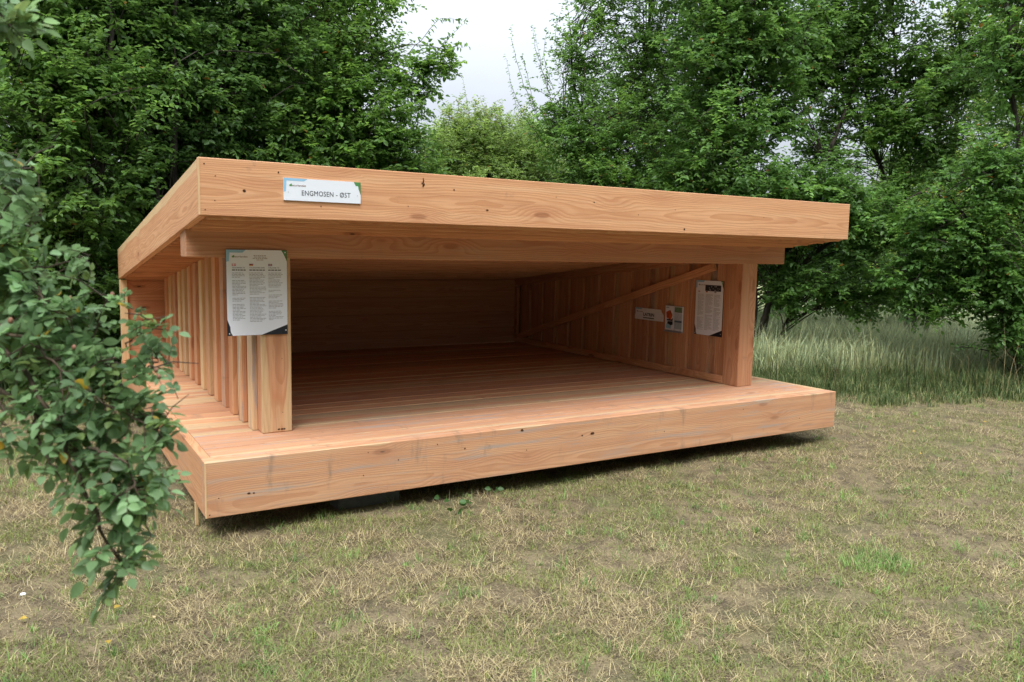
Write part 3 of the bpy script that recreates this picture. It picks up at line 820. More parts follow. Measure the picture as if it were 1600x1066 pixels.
def smooth_path(P, n, wob=0.0, r=None):
    P = np.asarray(P, float); t = np.linspace(0, len(P)-1, n); out = []
    Q = np.vstack([2*P[0]-P[1], P, 2*P[-1]-P[-2]])
    for x in t:
        i = min(int(x), len(P)-2); f = x-i
        p0, p1, p2, p3 = Q[i], Q[i+1], Q[i+2], Q[i+3]
        out.append(.5*(2*p1+(p2-p0)*f+(2*p0-5*p1+4*p2-p3)*f*f+(3*p1-p0-3*p2+p3)*f**3))
    out = np.array(out)
    if wob: out[1:-1] += (r or rng).normal(0, wob, (n-2, 3))
    return out

UPV = np.array([0, 0, 1.0])
def tree(label, base, stems, blobs, dens=1.0, leaf=.07, ratio=.58, hue=(0.108, 0.217, 0.046), var=.35, seed=0, shoots=(), twig_rad=.0035, cat='tree', name='broadleaf_tree',
         tipcol=None, upright=.25, front=.62, group='trees round the clearing', stem_r=.05, leaf_noise=.45):
    r = np.random.default_rng(seed)
    root = empty(name, tuple(base), label, cat, group)
    tb = Tubes(); stem_pts = []
    for st in stems:
        p = smooth_path(st, 16, .012, r)
        rad = np.linspace(1, .22, 16)*stem_r*r.uniform(.75, 1.15); tb.add(p, rad, 7)
        stem_pts.append(np.c_[p, rad])
    sp = np.concatenate(stem_pts)
    S, Dv, LB, BC = [], [], [], []
    tocam = unit(CAM[None]-np.array([b_[0] for b_ in blobs]))
    for bi, (c, rad, wgt) in enumerate(blobs):
        rad = np.array(rad)*np.ones(3); nb = int(150*dens*wgt*rad[0]*rad[2])
        v = unit(r.normal(size=(nb, 3)))
        flip = (v @ tocam[bi] < 0) & (r.random(nb) < front); v[flip] *= -1
        # lumpy outline
        lump = 1+.22*np.sin(v[:, 0]*5+bi*2)*np.cos(v[:, 2]*4+bi)+.14*np.sin(v[:, 1]*9+bi)
        rr = r.random(nb)**.33
        tip = np.asarray(c)+v*rad*(rr*lump)[:, None]
        d = unit(v*.8+UPV*upright+r.normal(size=(nb, 3))*.35)
        L = r.uniform(.35, .8, nb)*min(1, rad[0]+.25)
        S.append(tip-d*L[:, None]); Dv.append(d); LB.append(L); BC.append(np.repeat(r.normal(0, 1, 1), nb)*.0+r.normal(0, 1, nb))
    S, Dv, LB, BC = map(np.concatenate, (S, Dv, LB, BC))
    ok = S[:, 2] > .12; S, Dv, LB, BC = S[ok], Dv[ok], LB[ok], BC[ok]
    nb = len(S); nt, nl = 7, 8
    # branches joining the stems
    for i in range(0, nb):
        e = np.stack([S[i]+Dv[i]*LB[i]*q-UPV*.12*LB[i]*q*q for q in (0, .5, 1)])
        if i % 5 == 0:
            dd = np.linalg.norm(sp[:, :3]-S[i], axis=1)+np.maximum(0, sp[:, 2]-S[i, 2]+.2)*1.5
            j = int(np.argsort(dd)[r.integers(0, min(9, len(dd)))]); a = sp[j, :3]
            mid = a*.5+S[i]*.5+np.array([0, 0, .12*np.linalg.norm(S[i]-a)])
            pth = smooth_path([a, mid, S[i], e[1], e[2]], 9)
            tb.add(pth, np.linspace(min(.010, sp[j, 3]*.6), .0018, 9), 4)
        else: tb.add(e, np.linspace(.006, .002, 3), 3)
    tau = r.uniform(.1, 1.0, (nb, nt)); tau[:, 0] = 1.0
    tp = S[:, None]+Dv[:, None]*(LB[:, None]*tau)[..., None]-UPV*(.12*LB[:, None]*tau**2)[..., None]
    td = unit(Dv[:, None]*.75+r.normal(size=(nb, nt, 3))*np.array([.62, .62, .38])+UPV*.05)
    tl = r.uniform(.12, .30, (nb, nt))*(leaf/.07)**.5
    q = (np.arange(nl)+r.uniform(.2, .8, (nb, nt, nl)))/nl
    lp = tp[:, :, None]+td[:, :, None]*(tl[:, :, None]*q)[..., None]-UPV*(.12*tl[:, :, None]*q**2)[..., None]
    hs = unit(np.cross(td, UPV))
    sgn = np.where((np.arange(nl) % 2 == 0), 1.0, -1.0)[None, None, :, None]
    ax = td[:, :, None]*.55+hs[:, :, None]*sgn*.85+r.normal(size=lp.shape)*.32-UPV*.22
    nr = UPV+r.normal(size=lp.shape)*leaf_noise+Dv[:, None, None]*.25
    n = nb*nt*nl
    LL = leaf*r.uniform(.6, 1.15, n)
    base_c = np.array(hue)
    cl = np.repeat(np.exp(BC*.16), nt*nl)[:, None]*np.exp(r.normal(0, var*.6, (n, 1)))
    c = base_c*cl
    yel = (np.repeat(BC, nt*nl)[:, None] > .9)*r.random((n, 1))
    c = c+yel*np.array([.03, .03, -.005])
    rare = r.random((n, 1)) < .004
    c = np.where(rare, np.array([.30, .17, .04]), c)
    P = lp.reshape(-1, 3); AX = ax.reshape(-1, 3); NR = nr.reshape(-1, 3); WD = LL*ratio*r.uniform(.85, 1.15, n)
    if tipcol is not None:
        zc = np.repeat((S[:, 2]+Dv[:, 2]*LB), nt*nl); top = np.clip((zc-tipcol[1])/tipcol[2], 0, 1)[:, None]*(r.random((n, 1)) < tipcol[3])
        c = c*(1-top)+np.array(tipcol[0])*top
    for shp in shoots:
        pth = smooth_path(shp, 24, .006, r); tb.add(pth, np.linspace(.006, .001, 24), 4)
        seg = np.linalg.norm(np.diff(pth, axis=0), axis=1).sum(); m = max(6, int(seg/.045))
        t = np.linspace(.05, 1, m); ii = np.clip((t*23), 0, 22.999); i0 = ii.astype(int); f = (ii-i0)[:, None]
        pp = pth[i0]*(1-f)+pth[i0+1]*f; tg = unit(pth[i0+1]-pth[i0])
        hz = unit(np.cross(tg, r.normal(size=(m, 3))))
        P = np.vstack([P, pp]); AX = np.vstack([AX, tg*.35+hz*.9-UPV*.35]); NR = np.vstack([NR, tg*.6+UPV*.5+r.normal(size=(m, 3))*.4])
        sz = leaf*r.uniform(.8, 1.2, m)*np.linspace(1.2, .7, m)
        LL = np.r_[LL, sz]; WD = np.r_[WD, sz*ratio]; c = np.vstack([c, base_c*np.exp(r.normal(.1, var*.6, (m, 1)))])
    leaf_mesh('crown', P, AX, NR, LL, WD, np.clip(c, .004, .6).astype(np.float32), M_LEAF, root)
    tb.build('trunk', M_BARK, root)
    return root
def B(px, py, depth, rad, wgt=1.0, sq=(1, 1, 1)):
    return (at3(px, py, depth), np.array(sq)*rad, wgt)
def stem(px0, d0, *via):
    """a stem rooted on the ground at column px0, rising through (px, py, depth) points"""
    a = at(px0, d0); a[2] = -.05
    return [a]+[at3(*v) for v in via]
LG = dict(leaf=.075, ratio=.60)
# --- left group behind the shelter
tree('tall glossy dark green tree at the left edge, behind the rose bush', at(40, 8.8), [stem(40, 8.8, (60, 330, 8.8), (40, 60, 8.7), (60, -250, 8.6)), stem(50, 8.8, (150, 300, 8.6), (170, 100, 8.4), (180, -150, 8.4)), stem(30, 8.8, (-60, 300, 8.9), (-120, 0, 9), (-130, -200, 9))],
     [B(40, 60, 8.5, 1.15), B(120, 235, 8.4, .95), B(10, 390, 8.6, 1.05), B(70, -170, 8.6, 1.3), B(-170, 200, 8.9, 1.3), B(160, 430, 9.0, .75), B(-150, 480, 9, 1.0), B(170, 30, 8.9, .9), B(60, 540, 9, .7), B(120, 110, 8.3, .7), B(190, 130, 8.8, .7)],
     hue=(0.118, 0.235, 0.056), seed=101, **LG)
tree('dark green tree with forked grey stems behind the low corner of the shelter roof', at(275, 10.0), [stem(275, 9.6, (240, 260, 9.05), (205, 100, 8.9), (165, -50, 8.8), (130, -250, 8.8)), stem(285, 9.7, (272, 200, 9.1), (272, 60, 9.0), (290, -200, 9.0)), stem(290, 10.1, (330, 260, 10), (350, 80, 9.8))],
     [B(250, 0, 9.7, 1.1), B(340, 140, 9.8, .95), B(235, 300, 9.8, .95), B(400, 40, 10.1, .9), B(320, -170, 9.8, 1.3), B(300, 300, 10.2, 1.0), B(240, 480, 10, .8), B(200, 160, 10.3, 1.0), B(280, 60, 9.4, .7), B(230, 150, 9.5, .6), B(290, 200, 9.5, .7)],
     hue=(0.095, 0.194, 0.050), seed=102, dens=.9, **LG)
tree('bushy tree with thin upright branches left of the gap of open sky', at(510, 11.0), [stem(505, 11.0, (520, 250, 10.9), (515, 110, 10.7), (510, -10, 10.6), (505, -180, 10.5)), stem(515, 11, (555, 200, 10.8), (590, 60, 10.5)), stem(520, 11, (480, 240, 10.9), (430, 80, 10.7), (420, -100, 10.6))],
     [B(520, 170, 10.6, .95), B(440, 230, 10.5, .95), B(600, 205, 10.5, .72), B(560, 75, 10.6, .75, .75), B(480, -60, 10.7, 1.1, .8), B(655, 130, 10.5, .42, .8), B(620, 270, 10.7, .7), B(500, 300, 10.6, .95), B(430, 90, 10.8, .8), B(590, -20, 10.6, .55, .5), B(380, 320, 10.8, .8), B(690, 90, 10.4, .26, .9)],
     hue=(0.122, 0.243, 0.053), seed=103, shoots=[[at3(600, 130, 10.4), at3(660, 60, 10.3), at3(690, 30, 10.3), at3(728, 34, 10.2)], [at3(640, 150, 10.4), at3(690, 82, 10.3), at3(732, 72, 10.2)], [at3(640, 190, 10.4), at3(690, 120, 10.3), at3(712, 118, 10.2)],
             [at3(560, 60, 10.5), at3(620, 0, 10.4), at3(640, -60, 10.4)], [at3(540, 90, 10.5), at3(530, 20, 10.4), at3(545, -60, 10.4)], [at3(660, 110, 10.4), at3(700, 60, 10.3), at3(727, 36, 10.2)]], **LG)
tree('shaded tree filling the dark gap behind the left trees', at(120, 13), [stem(120, 13, (130, 250, 13), (120, -50, 13)), stem(130, 13, (200, 250, 13), (230, 0, 13))],
     [B(120, 100, 13, 1.7), B(60, 350, 13, 1.7), B(230, 300, 13.2, 1.5), B(-120, 250, 13, 1.7), B(240, 20, 13.3, 1.6), B(180, 500, 12.5, 1.1), B(20, 530, 12.5, 1.1)], hue=(.105, .205, .05), seed=104, dens=.55, leaf=.095, ratio=.62)
tree('shaded dense tree directly behind the middle of the roof', at(430, 14), [stem(430, 14, (430, 250, 14), (440, -50, 14)), stem(440, 14, (520, 250, 14), (540, 60, 14))],
     [B(420, 120, 14, 1.5), B(380, 330, 13.6, 1.6), B(520, 300, 13.4, 1.4), B(480, 0, 14.2, 1.3), B(620, 330, 13.6, 1.0), B(300, 120, 14, 1.5)], hue=(.105, .205, .05), seed=105, dens=.55, leaf=.095, ratio=.62)
# --- in the gap
tree('rounded yellow-green bush with reddish shoot tips in the gap behind the roof', at(745, 17), [stem(740, 17, (740, 300, 17), (735, 200, 17)), stem(750, 17, (790, 300, 17), (800, 220, 17)), stem(735, 17, (690, 300, 17), (680, 230, 17))],
     [B(742, 235, 16.6, .95), B(685, 255, 16.4, .9), B(805, 250, 16.6, .95), B(740, 320, 16.3, 1.2), B(640, 290, 16.5, .9), B(850, 310, 16.8, .9), B(770, 205, 16.9, .6), B(720, 205, 16.8, .6), B(830, 225, 17.2, .7)],
     hue=(.20, .31, .085), seed=106, dens=2.0, leaf=.065, ratio=.42, tipcol=((.36, .20, .10), 4.2, 1.0, .18), cat='bush', name='flowering_bush', upright=.7, stem_r=.03, leaf_noise=.7,
     shoots=[[at3(735, 200, 17), at3(728, 150, 17), at3(722, 118, 17)], [at3(760, 190, 17), at3(750, 150, 17)], [at3(700, 210, 16.8), at3(697, 170, 16.8)], [at3(800, 200, 17), at3(806, 160, 17)], [at3(742, 200, 17), at3(744, 160, 17)], [at3(780, 195, 17), at3(785, 155, 17)]])
tree('grey-green bush half hidden behind the yellow-green bush', at(850, 21), [stem(850, 21, (850, 320, 21), (845, 230, 21)), stem(855, 21, (880, 320, 21), (890, 240, 21))],
     [B(850, 270, 20.5, 1.2), B(900, 300, 20.5, 1.3), B(800, 300, 20.8, 1.2), B(720, 300, 21, 1.4)], hue=(.22, .32, .14), seed=107, dens=1.4, leaf=.08, ratio=.42, cat='bush', name='grey_green_bush', upright=.6, stem_r=.03)
# --- right group
tree('fine-leaved tree with loose upright shoots right of the gap of sky', at(960, 12.8), [stem(960, 12.8, (955, 300, 12.7), (900, 150, 12.5), (890, 40, 12.4)), stem(970, 12.8, (1000, 250, 12.6), (1010, 80, 12.5), (1020, -120, 12.4)), stem(965, 12.8, (930, 250, 12.6), (860, 160, 12.4))],
     [B(905, 95, 12.4, .62, .9), B(890, 190, 12.4, .72), B(970, 215, 12.3, .95), B(1010, 60, 12.5, .95), B(893, 240, 12.4, .45), B(950, 310, 12.2, .95), B(1060, 150, 12.4, .9), B(1030, -90, 12.5, 1.15), B(925, 305, 12.3, .7), B(930, 10, 12.6, .6, .7), B(862, 175, 12.5, .3, .8), B(1040, 290, 12.3, .9)],
     hue=(0.114, 0.235, 0.053), seed=108, leaf=.062, ratio=.5,
     shoots=[[at3(850, 210, 12.4), at3(818, 130, 12.3), at3(803, 75, 12.3), at3(798, 40, 12.3)], [at3(870, 190, 12.4), at3(850, 120, 12.3), at3(833, 40, 12.3)], [at3(845, 210, 12.4), at3(805, 150, 12.3), at3(790, 85, 12.3)],
             [at3(860, 150, 12.4), at3(838, 80, 12.3), at3(832, 42, 12.3)], [at3(895, 90, 12.4), at3(888, 20, 12.3), at3(882, -30, 12.3)], [at3(860, 220, 12.4), at3(815, 180, 12.3), at3(796, 130, 12.3)], [at3(880, 120, 12.4), at3(868, 60, 12.3), at3(880, 5, 12.3)],
             [at3(850, 230, 12.4), at3(825, 190, 12.3), at3(808, 160, 12.3)], [at3(840, 190, 12.4), at3(822, 110, 12.3), at3(815, 85, 12.3)], [at3(865, 140, 12.4), at3(850, 90, 12.3), at3(855, 45, 12.3)]])
tree('broad tree rising over the right end of the roof with a low leaning limb', at(1185, 11.9), [stem(1182, 11.9, (1200, 480, 11.8), (1270, 400, 11.6), (1350, 350, 11.5), (1460, 290, 11.4)), stem(1188, 12, (1215, 420, 11.9), (1290, 250, 12.2), (1340, 120, 12.5), (1370, 0, 12.6), (1390, -120, 12.6)), stem(1178, 12, (1175, 350, 11.8), (1150, 150, 11.6), (1140, -100, 11.4)), stem(1195, 11.8, (1222, 520, 11.7), (1240, 470, 11.7))],
     [B(1130, 75, 11.4, .9), B(1205, 55, 11.3, .75), B(1120, 215, 11.3, .92), B(1175, 292, 11.1, .62, 1.2), B(1250, 300, 11.0, .55, 1.2), B(1090, 310, 11.3, .7), B(1150, -90, 11.4, 1.2), B(1215, 165, 11.4, .6), B(1310, 305, 11.0, .5, 1.1), B(1345, 395, 11.2, .42, .8), B(1262, 430, 11.3, .40, .8), B(1215, 395, 11.9, .5, 1.), B(1300, 440, 11.9, .42, .7), B(1380, 350, 11.3, .5), B(1340, 330, 11.0, .45), B(1240, 350, 11.8, .55), B(1225, 462, 11.6, .32, 1.1), B(1310, 470, 11.6, .3, 1.1), B(1370, 462, 11.5, .36, 1.1)],
     hue=(0.108, 0.225, 0.056), seed=109, **LG)
tree('tall tree with sky glinting through its thin middle on the right', at(1430, 13.2), [stem(1430, 13.2, (1425, 350, 13), (1400, 150, 12.7), (1390, -100, 12.5)), stem(1440, 13.2, (1480, 330, 13), (1500, 100, 12.8), (1510, -100, 12.6)), stem(1425, 13.2, (1390, 300, 12.9), (1310, 120, 12.6), (1290, -20, 12.5))],
     [B(1420, 110, 12.5, .75, .8), B(1345, 40, 12.5, .75, .8), B(1285, 20, 12.4, .8, .9), B(1465, 235, 12.4, .7), B(1395, 310, 12.2, .62), B(1510, 60, 12.6, .95, .7), B(1400, -90, 12.5, 1.2), B(1330, 175, 12.5, .55, .6), B(1270, 110, 12.4, .6, 1.1), B(1300, 230, 12.6, .6, .7), B(1380, 190, 12.7, .5, .8), B(1350, 110, 12.5, .5, .9), B(1250, 60, 12.2, .6), B(1420, 190, 12.2, .6), B(1480, 140, 12.3, .6)],
     hue=(0.110, 0.225, 0.053), seed=110, **LG)
tree('leafy tree with low hanging branches at the right edge of the clearing', at(1610, 10.8), [stem(1610, 10.8, (1600, 350, 10.6), (1580, 100, 10.4), (1570, -150, 10.3)), stem(1600, 10.8, (1540, 400, 10.5), (1480, 300, 10.3)), stem(1620, 10.8, (1680, 300, 10.6), (1700, 50, 10.5))],
     [B(1560, 265, 10.3, .7), B(1540, 390, 10.3, .7), B(1600, 90, 10.5, .8, .8), B(1470, 345, 10.4, .6), B(1640, 430, 10.4, .85), B(1430, 430, 10.6, .5), B(1590, 480, 10.3, .55), B(1700, 250, 10.6, 1.1), B(1490, 440, 10.6, .55), B(1650, -60, 10.5, 1.0)],
     hue=(0.101, 0.217, 0.053), seed=111, **LG)
tree('pale yellow-green tree standing in the open far behind the right trees', at(1500, 24), [stem(1500, 24, (1490, 300, 24), (1480, 100, 24)), stem(1510, 24, (1580, 300, 24), (1600, 60, 24))],
     [B(1510, 300, 23.5, 1.9), B(1600, 160, 23.6, 2.2, .8), B(1430, 400, 23.2, 1.3), B(1650, 380, 23, 2.1), B(1560, 40, 24, 1.6, .6), B(1420, 300, 23.8, 1.4, .7)], hue=(0.206, 0.312, 0.066), seed=112, dens=.6, leaf=.085, ratio=.55)
tree('shaded tree standing behind the broad tree at the right end of the roof', at(1090, 16), [stem(1090, 16, (1090, 300, 16), (1080, 60, 16)), stem(1100, 16, (1160, 320, 15.8), (1190, 150, 15.6))],
     [B(1070, 200, 15.8, 1.6), B(1000, 320, 15.6, 1.5), B(1150, 340, 15.2, 1.2), B(1120, 40, 16, 1.5), B(1240, 380, 15.4, .9), B(960, 180, 16, 1.1), B(1330, 330, 15.2, .9), B(1400, 260, 15.6, .9, .7), B(1230, 440, 14.6, .7, 1.3), B(1320, 430, 14.6, .75, 1.2), B(1400, 430, 14.8, .7, 1.2), B(1270, 380, 15, .9), B(1460, 440, 14.6, .7, 1.2)], hue=(.105, .21, .052), seed=113, dens=.5, leaf=.09, ratio=.6)

# far belt of trees closing the horizon
def far_wood():
    r = np.random.default_rng(77); n = 60000
    px = r.uniform(-500, 2300, n); dp = r.uniform(34, 46, n)
    hh = 3.4+1.6*vnoise(px/100., px*0, 1.0, 41)+.8*vnoise(px/30., px*0, 1.0, 42)
    fh = np.array([math.sin(YAW), math.cos(YAW)]); rh = np.array([math.cos(YAW), -math.sin(YAW)]); lat = (px-800)/F_PX*dp
    P = np.stack([CAM[0]+fh[0]*dp+rh[0]*lat, CAM[1]+fh[1]*dp+rh[1]*lat, hh*r.random(n)**.7], -1)
    ax = r.normal(size=(n, 3)); nr = UPV+r.normal(size=(n, 3))*.6
    L = r.uniform(.22, .42, n)
    c = np.array([.05, .095, .035])*np.exp(r.normal(0, .3, (n, 1)))
    o = leaf_mesh('far_wood', P, ax, nr, L, L*.7, c.astype(np.float32), M_LEAF, None)
    tag(o, 'distant low belt of green trees closing off the meadow', 'woodland', kind='stuff')
far_wood()

def added_near_wood():  # trees added out of view, blocking low sky light so the shelter interior darkens
    r = np.random.default_rng(78); n = 45000
    a = r.uniform(math.radians(95), math.radians(292), n); R = r.uniform(10.5, 14.0, n)
    hh = 7.0+2.2*vnoise(a*14, a*0, 1.0, 43)+1.0*vnoise(a*40, a*0, 1.0, 44)
    P = np.stack([1.5+np.sin(a)*R, -1.5+np.cos(a)*R, hh*r.random(n)**.85], -1)
    ax = r.normal(size=(n, 3)); nr = UPV+r.normal(size=(n, 3))*.6; L = r.uniform(.16, .32, n)
    c = np.array([.075, .16, .05])*np.exp(r.normal(0, .3, (n, 1)))
    o = leaf_mesh('added_near_wood', P, ax, nr, L, L*.7, c.astype(np.float32), M_LEAF, None)
    tag(o, 'unseen belt of broadleaf trees added on the near side to block low sky light', 'woodland', kind='stuff')
added_near_wood()

# ------------------------------------------------------------------ rose bush in the left foreground
def rose():
    r = np.random.default_rng(8)
    base = np.array(at(-420, 1.75)); root = empty('wild_rose_bush', (base[0], base[1], 0.0), 'rose bush with bluish green leaves arching before the left deck end', 'bush')
    tb = Tubes()
    P, AX, NR, LL, C = [], [], [], [], []
    yellow = np.array([.48, .34, .04])
    def compound(p, d, size, n=7, green=None):
        size = size*.73; d = unit(d)
        e_ = p+d*size-CAM; ex_, ey_ = 800+F_PX*(e_ @ rt)/(e_ @ fw), 533-F_PX*(e_ @ up)/(e_ @ fw)
        if (ex_ > 282 and ey_ > 470) or (ex_ > 250 and ey_ > 790) or (ey_ < 240 and ex_ > -20 and ey_ > 75) or (ex_ > 70 and ey_ < 380): return   # trimmed outline of the bush
        if ey_ > 560 and r.random() < .28: return
        d = unit(d); side = unit(np.cross(d, UPV+r.normal(size=3)*.45)); nr = np.cross(side, d)
        if nr[2] < 0: nr = -nr
        end = p+d*size-UPV*size*.18
        tb.add(np.stack([p, p+d*size*.5-UPV*size*.05, end]), (.0011, .0009, .0006), 3)
        g = np.array([.165, .28, .125])*math.exp(r.normal(0, .26)) if green is None else green
        if r.random() < .16: g = g*.4+np.array([.19, .26, .07])*.6
        k = (n-1)//2
        for j in range(k):
            f = .38+.52*j/k; q = p+d*size*f-UPV*size*.18*f*f
            for s_ in (-1, 1):
                ax = d*.45+side*s_*.9-UPV*.15+r.normal(size=3)*.18
                P.append(q); AX.append(ax); NR.append(nr+r.normal(size=3)*.4); LL.append(size*.42*r.uniform(.8, 1.1))
                C.append(yellow if r.random() < .012 else g*math.exp(r.normal(0, .14)))
        P.append(end); AX.append(d-UPV*.3); NR.append(nr+r.normal(size=3)*.2); LL.append(size*.46); C.append(g)
    def cane(pix, rad=.004, leaves=1.0, size=.085, shoots=3, rr=None):
        pts = smooth_path([at3(*q) if len(q) == 3 and not isinstance(q, np.ndarray) else q for q in pix], 26, .003, r)
        tb.add(pts, np.linspace(rad, rad*.35, 26), 5)
        seg = np.linalg.norm(np.diff(pts, axis=0), axis=1).sum(); m = max(3, int(seg/.0125*leaves))
        for t in np.linspace(.08, 1, m):
            ii = min(t*25, 24.99); i = int(ii); p = pts[i]+(pts[i+1]-pts[i])*(ii-i); tg = unit(pts[i+1]-pts[i])
            d = unit(tg*.5+unit(np.cross(tg, r.normal(size=3)))*.9+UPV*.15)
            compound(p, d, size*r.uniform(.7, 1.15), 7 if r.random() < .6 else 5)
        for k in range(shoots):
            i = r.integers(5, 25); p = pts[i]; tg = unit(pts[min(i+1, 25)]-pts[i-1])
            d = unit(tg*.5+r.normal(size=3)*.6+UPV*.1); l = r.uniform(.06, .13)
            sp_ = np.stack([p, p+d*l*.5, p+d*l-UPV*.02]); tb.add(sp_, (.0018, .0014, .0008), 4)
            for t in np.linspace(.2, 1, int(l/.017)):
                compound(p+d*l*t, unit(d*.5+unit(np.cross(d, r.normal(size=3)))*.9), size*r.uniform(.65, 1.0))
        return pts
    b0 = np.array([base[0], base[1], -.03])
    def from_base(*pix): return [b0+r.normal(size=3)*np.array([.04, .04, 0])]+list(pix)
    d1 = 1.5
    cane(from_base((-330, 300, 1.7), (-120, 430, 1.6), (20, 560, 1.52), (85, 660, 1.48), (114, 723, 1.45), (137, 775, 1.44), (150, 820, 1.44), (182, 868, 1.44), (198, 895, 1.44)), .006, .55, shoots=1)
    cane(from_base((-350, 330, 1.75), (-180, 480, 1.62), (0, 609, 1.55), (51, 641, 1.5), (110, 700, 1.5), (170, 735, 1.5), (212, 762, 1.5), (238, 782, 1.5)), .006, .8, shoots=4)
    cane(from_base((-300, 250, 1.75), (-100, 420, 1.65), (60, 520, 1.6), (118, 563, 1.58), (150, 620, 1.55), (205, 650, 1.52), (258, 688, 1.5)), .005, .95, shoots=5)
    cane([(20, 560, 1.55), (110, 560, 1.58), (148, 520, 1.6), (160, 480, 1.6), (167, 462, 1.6)], .003, .45, .07, 1)
    cane([(90, 590, 1.55), (170, 560, 1.56), (222, 522, 1.57), (262, 495, 1.58)], .003, .8, .07, 2)
    cane(from_base((-320, 260, 1.8), (-160, 300, 1.72), (-60, 350, 1.65), (0, 400, 1.6), (50, 455, 1.58), (110, 500, 1.55)), .005, .8, shoots=3)
    cane([(-60, 330, 1.65), (0, 300, 1.65), (25, 262, 1.66), (18, 240, 1.67)], .003, .9, .075, 0)
    cane([(-80, 430, 1.62), (0, 340, 1.63), (32, 280, 1.64), (28, 232, 1.65)], .003, 1.2, .08, 2)
    cane([(-60, 470, 1.6), (10, 380, 1.6), (55, 350, 1.6), (62, 330, 1.6)], .003, 1.0, .08, 2)
    cane([(-50, 420, 1.6), (30, 425, 1.62), (95, 412, 1.63), (135, 405, 1.64)], .003, .55, .075, 1)
    cane([(60, 640, 1.5), (55, 680, 1.46), (75, 715, 1.44), (100, 755, 1.43)], .003, .4, .07, 0)
    cane([(0, 609, 1.5), (5, 650, 1.45), (-8, 690, 1.43)], .003, .6, .075, 0)
    cane([(137, 700, 1.46), (190, 720, 1.46), (220, 780, 1.45), (236, 840, 1.45)], .003, .8, .08, 2)
    cane([(150, 610, 1.55), (190, 600, 1.55), (235, 575, 1.55), (250, 550, 1.56)], .003, .8, .07, 2)
    cane([(-40, 500, 1.55), (40, 530, 1.5), (100, 580, 1.48), (160, 630, 1.47)], .004, .8, .085, 3)
    cane(from_base((-360, 60, 1.6), (-200, 40, 1.5), (-80, 30, 1.45), (-10, 20, 1.42), (22, 45, 1.42)), .004, .55, .08, 0)
    for k in range(6):   # the rest of the bush, left of the frame
        y0 = r.uniform(480, 660)
        cane(from_base((-420+r.uniform(-60, 60), 300, 1.75), (-460, y0-60, 1.75), (-370, y0, 1.7+r.uniform(-.2, .25)), (-310, y0+80, 1.75+r.uniform(-.1, .25))), .005, .8, shoots=2)
    ll = np.array(LL)
    round_leaves('leaves', np.array(P), np.array(AX), np.array(NR), ll, ll*.64, np.clip(np.array(C), .01, .7).astype(np.float32), M_ROSE, root)
    tb.build('canes', M_TWIG, root)
    # buds and hips
    import bmesh
    for (x, y, d, s) in ((163, 452, 1.6, .0042), (170, 450, 1.6, .0045), (177, 453, 1.6, .004), (182, 458, 1.6, .004), (110, 478, 1.55, .0042), (124, 522, 1.5, .0042),
                         (206, 690, 1.48, .0045), (158, 610, 1.5, .004), (262, 570, 1.54, .004), (8, 505, 1.5, .005), (268, 580, 1.54, .004)):
        p = at3(x, y, d); i = int(np.argmin(np.linalg.norm(np.array(P)-p, axis=1))); p = np.array(P[i])+np.array([0, 0, s])   # sits on the nearest twig
        bm = bmesh.new(); bmesh.ops.create_icosphere(bm, subdivisions=2, radius=1.0, matrix=Matrix.Translation(Vector(p)) @ Matrix.Diagonal((s, s, s*1.3, 1)))
        me = bpy.data.meshes.new('bud'); bm.to_mesh(me); bm.free()
        me.polygons.foreach_set('use_smooth', np.ones(len(me.polygons), bool)); me.materials.append(M_BUD); link('bud', me, root)
rose()

# ------------------------------------------------------------------ small things on the ground
def ground_pt(px, py, z=0.0):
    d = ray(px, py); t = (z-CAM[2])/d[2]; p = CAM+d*t; p[2] = gz(p[0:1], p[1:2])[0]+z; return p
def weed(px, py, n, s, label, seed):
    r = np.random.default_rng(seed); p = ground_pt(px, py); root = empty('weed', tuple(p), label, 'plant', 'weeds under the deck edge')
    tb = Tubes(); P, A, Nn, L = [], [], [], []
    for k in range(n):
        a = r.uniform(0, 6.28); h = s*r.uniform(.5, 1.2); q = p+np.array([math.cos(a)*s*.5, math.sin(a)*s*.5, h])
        tb.add(np.stack([p, p*.5+q*.5+np.array([0, 0, .01]), q]), (.0015, .0013, .001), 4)
        P.append(q); A.append([math.cos(a), math.sin(a), .1]); Nn.append(UPV*.6+r.normal(size=3)*.35-np.r_[fw[:2], 0]*.9); L.append(s*r.uniform(.7, 1.1))
    L = np.array(L); c = np.array([.06, .15, .035])*np.exp(r.normal(0, .15, (n, 1)))
    round_leaves('leaves', np.array(P), np.array(A), np.array(Nn), L, L*.75, c.astype(np.float32), M_LEAF, root); tb.build('stems', M_TWIG, root)
weed(690, 786, 3, .042, 'small round-leaved weed in the shade under the deck front, left of the taller weed', 1)
weed(735, 797, 4, .05, 'taller upright broad-leaved weed just in front of the deck shade', 2)
weed(772, 770, 5, .045, 'leafy weed half hidden in the dark under the deck front', 3)
weed(712, 808, 3, .035, 'tiny bright green weed in the grass in front of the taller weed', 4)

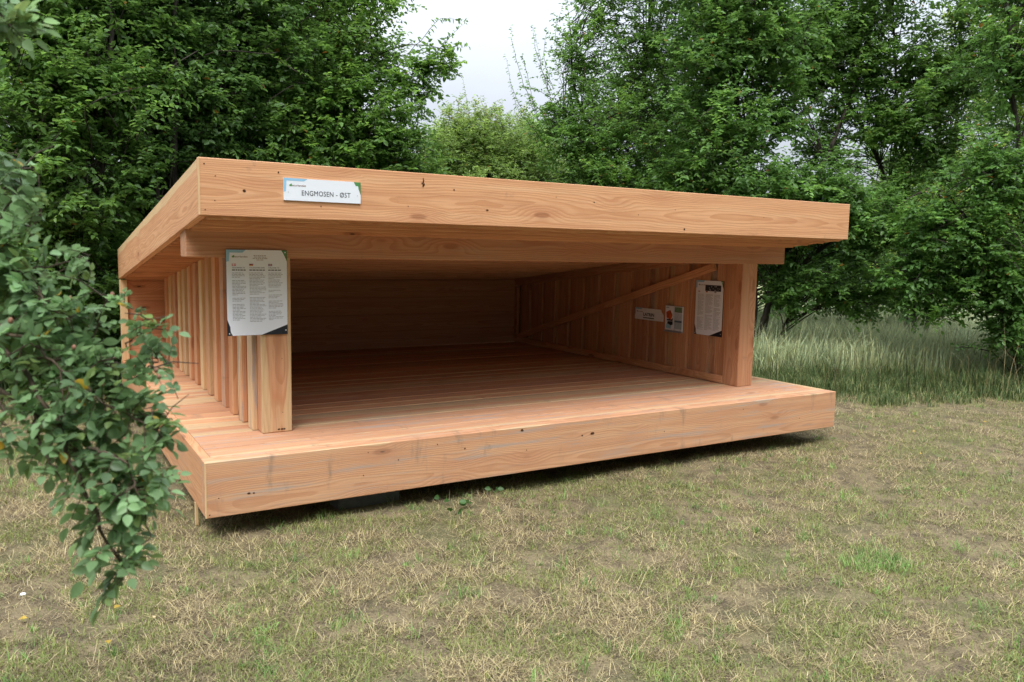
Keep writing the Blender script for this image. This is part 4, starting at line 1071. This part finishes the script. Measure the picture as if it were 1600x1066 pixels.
def lump(name, px, py, size, mat, label, cat, seed, group=None):
    import bmesh
    r = np.random.default_rng(seed); p = ground_pt(px, py, .008)
    bm = bmesh.new(); bmesh.ops.create_icosphere(bm, subdivisions=2, radius=1.0)
    for v in bm.verts: v.co = Vector(p)+Vector((v.co.x*size[0], v.co.y*size[1], v.co.z*size[2]))*(1+.18*math.sin(v.co.x*5+seed)*math.cos(v.co.y*4))
    me = bpy.data.meshes.new(name); bm.to_mesh(me); bm.free(); me.materials.append(mat)
    tag(link(name, me), label, cat, group)
lump('pebble', 36, 925, (.013, .011, .008), M_WHITE, 'white pebble on bare soil near the left edge of the grass', 'stone', 1)
lump('pebble', 240, 967, (.010, .008, .006), M_CHIP, 'pale cream pebble in the grass right of the drooping rose tip', 'stone', 2)
lump('soil_clod', 165, 921, (.006, .006, .005), M_WHITE, 'tiny whitish clod on the dark soil beside the drooping rose tip', 'stone', 3)
p = ground_pt(149, 872)
bw = Wood(); q = p-np.array([0, 0, DECK]); az = .5
def rot(x, y, z): return (q[0]+x*math.cos(az)-y*math.sin(az), q[1]+x*math.sin(az)+y*math.cos(az), q[2]+z)
bw.hexa([rot(*c_) for c_ in ((-.006, -.05, .0), (.010, -.05, .0), (-.004, .05, .03), (.002, .05, .03), (-.006, -.05, .008), (.010, -.05, .008), (-.004, .05, .036), (.002, .05, .036))], 1, ch=.001, tone=1, sap=-.1, grey=0)
tag(bw.build('wood_splinter', None), 'pale wood splinter lying on the grass under the rose branches', 'wood chip')
bw = Wood(); bw.box(-.002, .016, .33, .352, -DECK-.03, -T+.002, 2, tone=1, sap=-.1, ch=.002)
tag(bw.build('marker_peg', None), 'thin pale wooden peg in the ground under the left deck corner', 'peg')
def fallen(px, py, label, seed):
    r = np.random.default_rng(seed); p = ground_pt(px, py, .022); a = r.uniform(0, 6.28)
    c = np.array([[.60, .42, .07]])*r.uniform(.8, 1.1)
    o = leaf_mesh('fallen_leaf', p[None], np.array([[math.cos(a), math.sin(a), .1]]), np.array([[0, -.25, 1.0]]), np.array([.034]), np.array([.024]), c.astype(np.float32), M_ROSE, None)
    tag(o, label, 'leaf', 'yellow leaves fallen on the grass')
fallen(43, 966, 'yellow leaf on brown soil below the white pebble', 1)
fallen(170, 1008, 'yellow leaf on the grass near the bottom edge, left part', 2)
fallen(178, 953, 'cream yellow leaf on the grass below the drooping rose tip', 3)
fallen(1426, 672, 'yellow leaf on the far grass nearest the deck right end', 4)
fallen(1536, 657, 'yellow leaf at the foot of the long grass on the right', 5)
fallen(1440, 706, 'yellow leaf on the far grass nearer the camera, right of the deck', 6)
